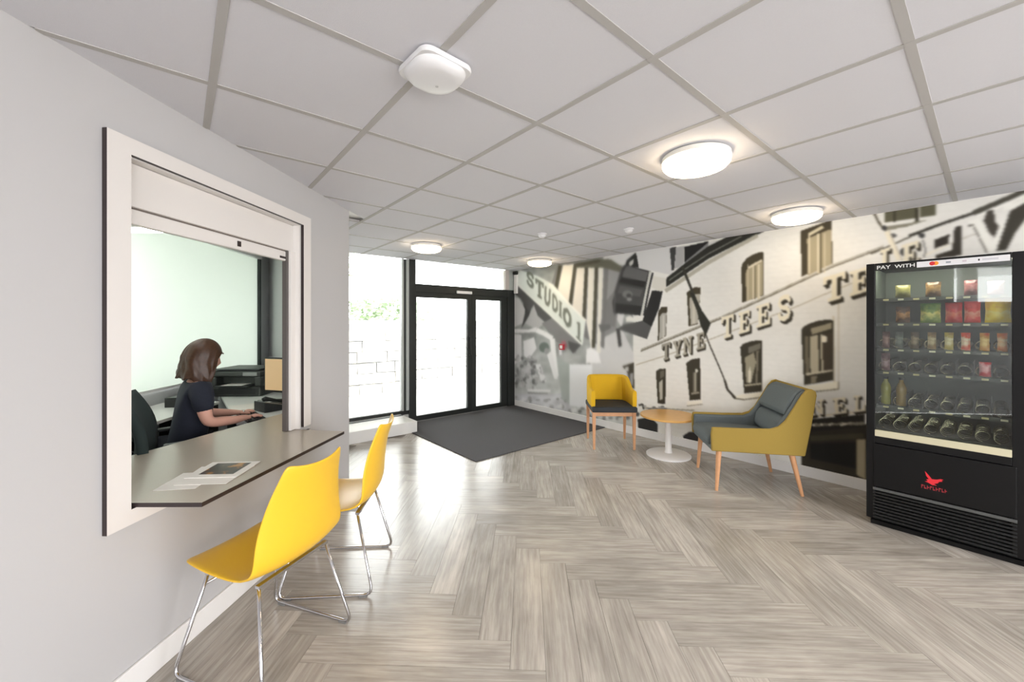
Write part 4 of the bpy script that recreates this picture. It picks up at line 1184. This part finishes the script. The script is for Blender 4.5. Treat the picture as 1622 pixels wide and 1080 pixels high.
def bottle(y_, m, label):
    t = thing('drink_bottle', label, 'bottle', (VX+.13, y_, Z4+.001), 0, 'snacks in the vending machine')
    smooth_by_angle(MB().lathe([(.0001, 0), (.026, 0), (.029, .01), (.029, .05), (.027, .07), (.029, .09), (.029, .125), (.020, .155), (.012, .17), (.012, .185), (.0001, .185)], 24).build('bottle_body', m, t))
    MB().lathe([(.0001, .186), (.014, .186), (.014, .202), (.0001, .202)], 20).build('cap', M_black, t)
bottle(.497, mat('olive_drink', rgb(150, 146, 60), .15), 'olive yellow drink bottle, leftmost on the fifth shelf')
bottle(.415, mat('amber_drink', rgb(140, 112, 44), .15), 'amber drink bottle second from the left on the fifth shelf')

# ------------------------------------------------------------------ office behind the hatch
FWROT = math.atan2(R(-.126, .992)[1], R(-.126, .992)[0])
def FWp(u, w_, z=0):               # office window wall: u along it, w_ into the office
    x, y = R(-3.22-.126*u+.992*w_, 3.37+.992*u+.126*w_); return (x, y, z)
office = structure(MB().prism([Wq(.7, -WT)[:2], Wq(Q1-.2, -WT)[:2], (SR-.105, Wq(Q1-.2, -WT)[1]), (SR-.105, 6.72), FWp(2.44, 0)[:2], FWp(-2.6, 0)[:2]], -.08, 0).build('floor', mat('office_carpet', rgb(96, 98, 104), .95, noise=.2, nscale=200)))
M_owall = mat('office_wall', rgb(216, 218, 218), .6)
BW0, BW1, BWZ0, BWZ1 = -1.5, 2.11, .86, 2.36
w = MB()
def fb_(u0, u1, z0, z1): w.box(u0, u1, -.12, 0, z0, z1, M=FWp)
fb_(-2.6, BW0, 0, ZT); fb_(BW1, 2.46, 0, ZT); fb_(BW0, BW1, 0, BWZ0); fb_(BW0, BW1, BWZ1, ZT)
structure(w.build('wall_office_far', M_owall))
structure(MB().box(.6, .7, -1.42, -WT, 0, ZT, M=Wq).build('wall_office_near', M_owall))
# roller blind in the office window: pale cloth with daylight behind it
def blind_mat():
    m = bpy.data.materials.new('blind_cloth'); m.use_nodes = True; nt = m.node_tree; b = nt.nodes['Principled BSDF']
    b.inputs['Base Color'].default_value = rgb(236, 240, 236); b.inputs['Roughness'].default_value = .8
    tl = nt.nodes.new('ShaderNodeBsdfTranslucent'); tl.inputs[0].default_value = rgb(232, 238, 232)
    mx = nt.nodes.new('ShaderNodeMixShader'); mx.inputs[0].default_value = BLIND
    out = nt.nodes['Material Output']
    nt.links.new(b.outputs[0], mx.inputs[1]); nt.links.new(tl.outputs[0], mx.inputs[2]); nt.links.new(mx.outputs[0], out.inputs[0])
    return m
BLIND = .36
bl = thing('roller_blind', 'pale drawn roller blind over the office window behind the seated woman', 'blind', FWp(0, 0), FWROT)
def ob(name, q0, q1, p0, p1, z0, z1, m, parent, bevel=0): return MB().box(q0, q1, -p1, -p0, z0, z1).build(name, m, parent, bevel=bevel)
ob('cloth', BW0+.03, BW1-.045, .02, .022, BWZ0+.005, BWZ1-.01, blind_mat(), bl)
ob('bottom_rail', BW0+.03, BW1-.045, .012, .03, BWZ0-.01, BWZ0+.015, M_white, bl)
ob('cassette', BW0+.02, BW1-.02, .001, .07, BWZ1-.02, BWZ1+.04, M_white, bl)
ob('side_channel', BW1-.045, BW1, .001, .05, BWZ0-.02, BWZ1-.01, mat('channel_dark', rgb(58, 64, 64), .5), bl)
# strip light
sl = thing('strip_lamp', 'bright short strip lamp hanging in front of the office blind', 'lamp', R(-2.865, 3.05)+(2.24,), -YAW)
MB().box(-.25, .25, -.05, .05, -.05, 0).build('housing', M_white, sl, bevel=.005)
for x_ in (-.18, .18): MB().tube([(x_, 0, 0), (x_, 0, CEIL+.03-2.24)], .006, 8).build('suspension_rod', M_white, sl)
MB().box(-.24, .24, -.04, .04, -.075, -.0502).build('diffuser', mat('strip_diffuser', rgb(255, 255, 250), .4, emit=(1, .98, .93, 1), estr=30), sl, bevel=.01)

sl_fill = copy_thing(sl, R(-2.2, 2.5)+(2.24,), -YAW, 'unseen strip lamp added just behind the hatch, above the empty chair')  # second lamp added out of view to brighten the office
sl['group'] = 'office strip lamps'; sl_fill['group'] = 'office strip lamps'
# desk along the end wall, with its equipment
M_deskw = mat('desk_white', rgb(226, 226, 222), .4)
M_dark = mat('dark_grey_plastic', rgb(44, 46, 46), .45)
d1 = thing('office_desk', 'white office desk in front of the seated woman, carrying the printer and screen', 'desk')
MB().box(.33, .985, 3.62, 5.4, .70, .725).build('desk_top', M_deskw, d1, bevel=.003)
for y_ in (3.9, 5.3): MB().box(.40, .95, y_-.02, y_+.02, 0, .70).build('leg', M_dark, d1, bevel=.003)
MB().box(.93, .95, 3.92, 5.28, .30, .70).build('modesty_panel', M_deskw, d1)
d2 = thing('side_desk', 'white side desk with dark panel legs under the office blind', 'desk', FWp(.25, .26)+(), FWROT)
MB().box(-.75, .10, -.24, .24, .705, .73).build('desk_top', M_deskw, d2, bevel=.003)
for x_, y_ in ((-.70, -.20), (.06, -.20), (.06, .2), (-.70, .2)): MB().box(x_-.03, x_+.03, y_-.035, y_+.035, 0, .705).build('leg', M_black, d2, bevel=.003)
# paper tray
pt_ = thing('paper_tray', 'small dark open tray holding white paper at the side desk end', 'tray', FWp(.22, .30, .73), FWROT+PI/2)
MB().box(-.10, .10, -.13, .13, .07, .085).box(-.10, -.09, -.13, .13, 0, .07).box(.09, .10, -.13, .13, 0, .07).box(-.1, .1, .12, .13, 0, .07).build('tray_body', M_dark, pt_, bevel=.002)
MB().box(-.08, .08, -.12, .11, .001, .03).build('paper', M_paper, pt_)
# printer
pr = thing('printer', 'dark grey office printer with an open top tray on the desk beyond the woman', 'printer', (.57, 5.08, .725), math.radians(-38)-PI/2*0)
pb = MB()
pb.box(-.25, .25, -.22, .22, 0, .10)
pb.box(-.25, .25, -.10, .22, .10, .19)
pb.box(-.25, .25, -.22, .22, .20, .255)
pb.box(-.25, -.19, -.22, -.10, .10, .20); pb.box(.19, .25, -.22, -.10, .10, .20)
pb.build('printer_body', mat('printer_grey', rgb(62, 66, 62), .4), pr, bevel=.012)
o = MB().box(-.23, .23, -.2, .2, 0, .02).build('scanner_lid', M_dark, pr, bevel=.006); o.location = (0, .0, .258)
MB().box(-.17, .17, -.30, -.10, .105, .118).build('output_tray', M_dark, pr, bevel=.003)
MB().box(-.10, .10, -.28, -.12, .119, .122).build('printed_page', M_paper, pr)
MB().box(.08, .22, -.226, -.22, .21, .245).build('control_panel', mat('panel_grey', rgb(150, 154, 150), .4), pr)
MB().box(-.21, .21, -.224, -.22, .02, .08).build('paper_drawer', M_dark, pr, bevel=.002)
# monitor
mo = thing('monitor', 'desktop screen showing a plain beige picture on the office desk', 'monitor', R(-2.12, 3.75)+(.725,), facing(-.28, -1)+PI)
MB().box(-.25, .25, -.012, .018, .09, .42).build('case', M_black, mo, bevel=.006)
MB().box(-.235, .235, -.0135, -.0121, .11, .405).build('screen', mat('screen_beige', rgb(200, 170, 128), .4, emit=rgb(206, 172, 126), estr=.55), mo)
MB().box(-.03, .03, -.02, .02, .012, .10).build('neck', M_black, mo, bevel=.003)
MB().box(-.11, .11, -.08, .08, 0, .012).build('foot', M_black, mo, bevel=.004)
MB().box(-.02, .03, -.0145, -.0136, .24, .252).build('icon', mat('icon_brown', rgb(120, 84, 60), .5), mo)
# telephone and keyboard
ph = thing('desk_phone', 'dark desk telephone at the corner of the office desk near the counter', 'telephone', (.62, 3.96, .725), facing(-.5, -.8))
b = MB(); b.add([(-.09, -.11, 0), (.09, -.11, 0), (.09, .11, 0), (-.09, .11, 0), (-.09, -.11, .025), (.09, -.11, .025), (.09, .11, .085), (-.09, .11, .085)], [(0, 3, 2, 1), (4, 5, 6, 7), (0, 1, 5, 4), (1, 2, 6, 5), (2, 3, 7, 6), (3, 0, 4, 7)])
b.build('base', M_dark, ph, bevel=.006)
MB().tube([(-.055, -.10, .05), (-.055, -.085, .068), (-.055, 0, .085), (-.055, .09, .112), (-.055, .11, .105)], [.016, .02, .013, .02, .016], 10).build('handset', M_black, ph, smooth=True)
MB().box(.0, .075, .03, .09, .075, .088).build('display', mat('panel_grey', rgb(150, 154, 150), .4), ph)
kb = thing('keyboard', 'black keyboard under the hands of the seated woman', 'keyboard', R(-2.065, 3.155)+(.725,), facing(.70, .71))
MB().box(-.2, .2, -.065, .065, 0, .014).build('keyboard_case', M_black, kb, bevel=.003)
b = MB()
for r_ in range(5):
    for c_ in range(14): b.box(-.187+c_*.0268, -.165+c_*.0268, -.054+r_*.0225, -.036+r_*.0225, .014, .019)
o = b.build('keys', M_dark, kb); o['kind'] = 'stuff'
tag(MB().box(-.1, .1, -.14, .14, 0, .004).build('paper_stack', M_paper), 'small stack of white paper on the office desk between keyboard and counter', 'paper').location = (.44, 4.22, .7252)
fb = thing('red_bell', 'dark red round fitting on the office wall behind the shutter rail', 'alarm bell', (SR-.105, 4.98, 1.30))
o = MB().lathe([(.0001, 0), (.085, 0), (.09, .02), (.075, .05), (.03, .066), (.0001, .068)], 28).build('gong', mat('bell_red', rgb(132, 34, 44), .35), fb, smooth=True); o.rotation_euler = (0, -PI/2, 0)
MB().box(-.02, 0, -.03, .03, -.16, -.08).build('junction_box', mat('bell_red', rgb(132, 34, 44), .35), fb, bevel=.004)

# office chairs
def office_chair(name, label, loc, rot, back_h=1.0, arms=False):
    t = thing(name, label, 'chair', loc, rot)
    for k in range(5):
        a = 2*PI*k/5+.3
        lg = MB().tube([(0, 0, .11), (.15*math.cos(a), .15*math.sin(a), .095), (.29*math.cos(a), .29*math.sin(a), .075)], [.03, .022, .016], 8).build('base_leg', M_black, t, smooth=True)
        o = MB().lathe([(.0001, -.012), (.03, -.012), (.03, .012), (.0001, .012)], 16).build('caster', M_black, lg)
        o.rotation_euler = (PI/2, 0, a); o.location = (.29*math.cos(a), .29*math.sin(a), .0302)
    MB().tube([(0, 0, .09), (0, 0, .42)], .026, 12).build('gas_lift', M_dark, t, smooth=True)
    profile_prism('seat', [(.23, .43), (.235, .47), (.18, .49), (-.18, .485), (-.21, .46), (-.2, .42)], -.235, .235, mat('chair_fabric', rgb(40, 52, 52), .9), t, bevel=.03)
    b = MB()
    def bk(u, v):
        x_ = (u*2-1)*(.20+.035*math.sin(v*PI)); z_ = .56+v*(back_h-.56)
        y_ = -.215-.05*math.sin(v*PI*.9)*0-.10*v*v+.035*(u*2-1)**2-.02*math.cos(v*5)
        return (x_, y_, z_)
    b.grid(bk, 12, 14); b.build('backrest', mat('chair_fabric', rgb(40, 52, 52), .9), t, smooth=True, solid=.045)
    MB().tube([(0, -.12, .42), (0, -.24, .44), (0, -.27, .60), (0, -.27, .72)], .018, 8).build('back_stem', M_black, t, smooth=True)
    if arms:
        for s in (-1, 1):
            MB().tube([(s*.22, 0, .45), (s*.27, 0, .47), (s*.275, 0, .66)], .014, 8).build('arm_post', M_black, t, smooth=True)
            MB().box(s*.275-.03, s*.275+.03, -.13, .14, .66, .685).build('armrest', M_dark, t, bevel=.01)
    return t
x, y = R(-1.995, 2.47)
office_chair('office_chair', 'empty dark office chair with a curved backrest at the left of the hatch', (x, y, 0), facing(.80, .60), 1.05)

# ------------------------------------------------------------------ seated woman
def skin(name, pts, edges, radii, m, parent, roots=(0,), sub=2):
    me = bpy.data.meshes.new(name); me.from_pydata(pts, edges, []); me.materials.append(m)
    o = bpy.data.objects.new(name, me); C.objects.link(o)
    if parent: o.parent = parent
    md = o.modifiers.new('skin', 'SKIN'); md.use_smooth_shade = True
    d = me.skin_vertices[0].data
    for i, r_ in enumerate(radii):
        d[i].radius = r_ if isinstance(r_, tuple) else (r_, r_); d[i].use_root = i in roots
    s_ = o.modifiers.new('sub', 'SUBSURF'); s_.levels = sub; s_.render_levels = sub
    return o
M_skin = mat('skin_tone', rgb(222, 168, 148), .5, noise=.04, nscale=30)
M_navy = mat('navy_cloth', rgb(28, 32, 46), .85, noise=.15, nscale=60, bump=.3, bscale=120)
M_trous = mat('navy_trousers', rgb(24, 27, 36), .9)
M_hair = mat('brown_hair', rgb(70, 44, 27), .42, noise=.5, nscale=70)
wx, wy = R(-2.335, 2.87)
wo = thing('person', 'woman with shoulder length brown hair in a navy top, seated and typing behind the counter', 'person', (wx, wy, 0), facing(.70, .71))
# joints, local: +Y the way she faces, +X her right
J = [(0, -.02, .52), (0, .005, .66), (0, .035, .82), (0, .055, .97), (0, .065, 1.045), (0, .078, 1.10), (0, .095, 1.155)]      # 0..6 pelvis to skull base
E_ = [(i, i+1) for i in range(6)]
Rd = [(.155, .115), (.135, .10), (.145, .105), (.14, .095), (.06, .055), (.05, .05), (.055, .06)]
for s in (-1, 1):
    o0 = len(J)
    J += [(s*.10, .0, .52), (s*.115, .22, .545), (s*.12, .40, .52), (s*.12, .41, .28), (s*.12, .40, .075), (s*.12, .49, .035)]
    E_ += [(0, o0), (o0, o0+1), (o0+1, o0+2), (o0+2, o0+3), (o0+3, o0+4), (o0+4, o0+5)]
    Rd += [.095, .085, .06, .055, .038, .03]
    o0 = len(J)
    J += [(s*.15, .055, 1.005), (s*.205, .055, .955), (s*.222, .085, .775), (s*.17, .255, .758), (s*.125, .325, .757), (s*.11, .368, .753)]
    E_ += [(3, o0), (o0, o0+1), (o0+1, o0+2), (o0+2, o0+3), (o0+3, o0+4), (o0+4, o0+5)]
    Rd += [.062, .056, .043, .032, (.022, .030), (.014, .036)]
    hand = len(J)-1
    for k, (dx, ln) in enumerate(((.030, .058), (.011, .070), (-.008, .066), (-.026, .052))):
        o1 = len(J); bx, by = s*.11+s*dx*.9, .376
        J += [(bx, by, .754), (bx+s*dx*.1, by+ln*.55, .762), (bx+s*dx*.12, by+ln, .748)]
        E_ += [(o1, o1+1), (o1+1, o1+2)]; Rd += [.0095, .0085, .007]
    o1 = len(J)
    J += [(s*.095, .343, .752), (s*.066, .373, .752), (s*.06, .404, .747)]
    E_ += [(o1, o1+1), (o1+1, o1+2)]; Rd += [.012, .0095, .008]
roots = [0]
# every finger is its own island: mark its first vertex as a root
seen = {0}
adj = {}
for a, b in E_: adj.setdefault(a, []).append(b); adj.setdefault(b, []).append(a)
stack_ = [0]; comp = {0}
while stack_:
    v = stack_.pop()
    for q in adj[v]:
        if q not in comp: comp.add(q); stack_.append(q)
for i in range(len(J)):
    if i not in comp:
        roots.append(i); stack_ = [i]; comp.add(i)
        while stack_:
            v = stack_.pop()
            for q in adj[v]:
                if q not in comp: comp.add(q); stack_.append(q)
body = skin('body', J, E_, Rd, M_skin, wo, roots)
# bake the body and weld a modelled head onto it, so that it is one mesh
dg = bpy.context.evaluated_depsgraph_get()
me = bpy.data.meshes.new_from_object(body.evaluated_get(dg)); body.modifiers.clear(); body.data = me
bm = bmesh.new(); bm.from_mesh(me)
HC = Vector((0, .095, 1.215)); tilt = Matrix.Rotation(math.radians(-16), 3, 'X')
nu, nv = 24, 20
hv = []
for i in range(nv+1):
    th_ = PI*i/nv
    for j in range(nu):
        ph_ = 2*PI*j/nu
        d = Vector((math.sin(th_)*math.sin(ph_), math.sin(th_)*math.cos(ph_), math.cos(th_)))
        p = Vector((d.x*.073, d.y*.092, d.z*.115))
        if d.z < 0: p.x *= 1-.32*(-d.z)**1.3; p.y += .012*(-d.z)
        front = max(0, d.y)
        zz = p.z
        if front > .3:
            p.y += .020*math.exp(-((p.x)/.012)**2)*math.exp(-((zz+.022)/.020)**2)*front     # nose
            p.y += .008*math.exp(-((p.x)/.012)**2)*math.exp(-((zz-.004)/.022)**2)*front
            p.y += .006*math.exp(-((p.x)/.022)**2)*(math.exp(-((zz+.055)/.007)**2)+math.exp(-((zz+.069)/.007)**2))   # lips
            p.y += .006*math.exp(-((p.x)/.02)**2)*math.exp(-((zz+.095)/.012)**2)              # chin
            for s in (-1, 1): p.y -= .009*math.exp(-((p.x-s*.031)/.015)**2)*math.exp(-((zz-.006)/.013)**2)   # eye sockets
        hv.append(bm.verts.new(HC+tilt @ p))
for i in range(nv):
    for j in range(nu):
        j2 = (j+1) % nu
        q = [hv[i*nu+j], hv[i*nu+j2], hv[(i+1)*nu+j2], hv[(i+1)*nu+j]]
        try:
            f = bm.faces.new(q); f.smooth = True
        except ValueError: pass
# ears
for s in (-1, 1):
    r = bmesh.ops.create_uvsphere(bm, u_segments=8, v_segments=6, radius=1)
    for v in r['verts']: v.co = HC+tilt @ Vector((s*.072+v.co.x*.010, -.005+v.co.y*.018, -.010+v.co.z*.030))
bmesh.ops.remove_doubles(bm, verts=hv, dist=1e-5)
bm.to_mesh(me); bm.free()
# eyes and brows as small children
def hp(x_, y_, z_): return tuple(HC+tilt @ Vector((x_, y_, z_)))
for s in (-1, 1):
    b = MB(); o = b.lathe([(.0001, -.011), (.008, -.008), (.011, 0), (.008, .008), (.0001, .011)], 12).build('eye', mat('eye_white', rgb(226, 222, 216), .2), wo, smooth=True)
    o.location = hp(s*.031, .074, .006)
    MB().tube([hp(s*.018, .086, .026), hp(s*.032, .085, .031), hp(s*.047, .075, .027)], .003, 6).build('eyebrow', M_hair, wo, smooth=True)
MB().tube([hp(-.02, .083, -.062), hp(0, .0925, -.061), hp(.02, .083, -.062)], .0042, 6).build('lips', mat('lip_rose', rgb(176, 98, 96), .4), wo, smooth=True)
# hair: a fringe-to-shoulder bob with strands
b = MB()
rh = random.Random(5)
NU, NV = 46, 26
off = [rh.uniform(-.005, .005) for _ in range(NU+1)]
def hair(u, v):
    ph_ = -PI+2*PI*u                     # 0 = front
    fa = abs(ph_)
    side_ = min(1, max(0, (fa-.62)/.5))      # 0 on the face, 1 behind the cheek
    lim = .058*(1-side_)+(-.175)*side_+.010*math.sin(ph_*9+1)*side_       # fringe stops above the eyes, the rest falls to the shoulders
    thm = math.acos(lim/.136) if lim > 0 else PI/2
    th_ = min(1, v/.45)*thm
    p = Vector((math.sin(th_)*math.sin(ph_)*.092, math.sin(th_)*math.cos(ph_)*.112-.006, math.cos(th_)*.136))
    if v > .45:
        k = (v-.45)/.55
        if lim < 0:
            p.x *= 1+.22*k*side_; p.y = p.y*(1+.10*k*side_)-.016*k*side_; p.z = lim*k
        else: p.z -= .004*k
    w_ = off[int(u*NU) % NU]+.004*math.sin(ph_*17+v*6)+.011*math.sin(ph_*8+v*14)*max(0, v-.4)
    r_ = 1+w_/.1*min(1, v*2)
    return HC+tilt @ Vector((p.x*r_, p.y*r_, p.z)) if p.z > -.02 else HC+(tilt @ Vector((p.x*r_, p.y*r_, -.02)))+Vector((0, 0, p.z+.02))
b.grid(hair, NU, NV)
b.v = [tuple(v) for v in b.v]
# grid() walks u first; close and thicken
hr = b.build('hair', M_hair, wo, smooth=True, solid=.012)
# clothes: short sleeved top and trousers
T_ = [(0, -.02, .50), (0, .005, .66), (0, .035, .82), (0, .055, .965), (0, .063, 1.02)]
TE = [(0, 1), (1, 2), (2, 3), (3, 4)]; TR = [(.172, .132), (.152, .118), (.162, .122), (.158, .112), (.085, .075)]
for s in (-1, 1):
    o0 = len(T_); T_ += [(s*.15, .055, 1.0), (s*.208, .055, .95), (s*.219, .078, .835)]
    TE += [(3, o0), (o0, o0+1), (o0+1, o0+2)]; TR += [.074, .070, .068]
skin('top', T_, TE, TR, M_navy, wo)
P_ = [(0, -.02, .52)]; PE = []; PR = [(.165, .125)]
for s in (-1, 1):
    o0 = len(P_); P_ += [(s*.10, .0, .525), (s*.115, .22, .548), (s*.12, .405, .52), (s*.12, .415, .28), (s*.12, .405, .10)]
    PE += [(0, o0), (o0, o0+1), (o0+1, o0+2), (o0+2, o0+3), (o0+3, o0+4)]; PR += [.108, .098, .074, .068, .06]
skin('trousers', P_, PE, PR, M_trous, wo)
for s in (-1, 1):
    o = MB().lathe([(.0001, 0), (.042, 0), (.045, .02), (.04, .05), (.03, .07), (.0001, .072)], 14).build('shoe', M_black, wo, smooth=True)
    o.scale = (1, 2.6, 1); o.location = (s*.12, .455, .0)
office_chair('task_chair', 'dark office chair carrying the seated woman', (wx+math.cos(facing(.70, .71)+PI/2)*-.02, wy+math.sin(facing(.70, .71)+PI/2)*-.02, 0), facing(.70, .71), .76, arms=True)

# ------------------------------------------------------------------ daylight portals in the wall openings
def portal(loc, rot, sx, sy):
    l = bpy.data.lights.new('daylight_portal', 'AREA'); l.shape = 'RECTANGLE'; l.size = sx; l.size_y = sy
    l.cycles.is_portal = True
    o = bpy.data.objects.new('daylight_portal', l); C.objects.link(o); o.location = loc; o.rotation_euler = rot
portal(((SR+SM)/2, TF+.12, 1.25), (-PI/2, 0, 0), SM-SR, 2.5)
for a, b in ((-3.6, -1.7), (-1.1, .9), (1.5, 3.7)): portal(((a+b)/2, T_BACK-.1, 1.37), (PI/2, 0, 0), b-a, 1.75)
portal(Wq((BQ0+BQ1)/2, -.1, (BZ0+BZ1)/2), (-PI/2, 0, WROT), BQ1-BQ0, BZ1-BZ0)
portal(FWp((BW0+BW1)/2, -.11, (BWZ0+BWZ1)/2), (-PI/2, 0, FWROT), BW1-BW0, BWZ1-BWZ0)
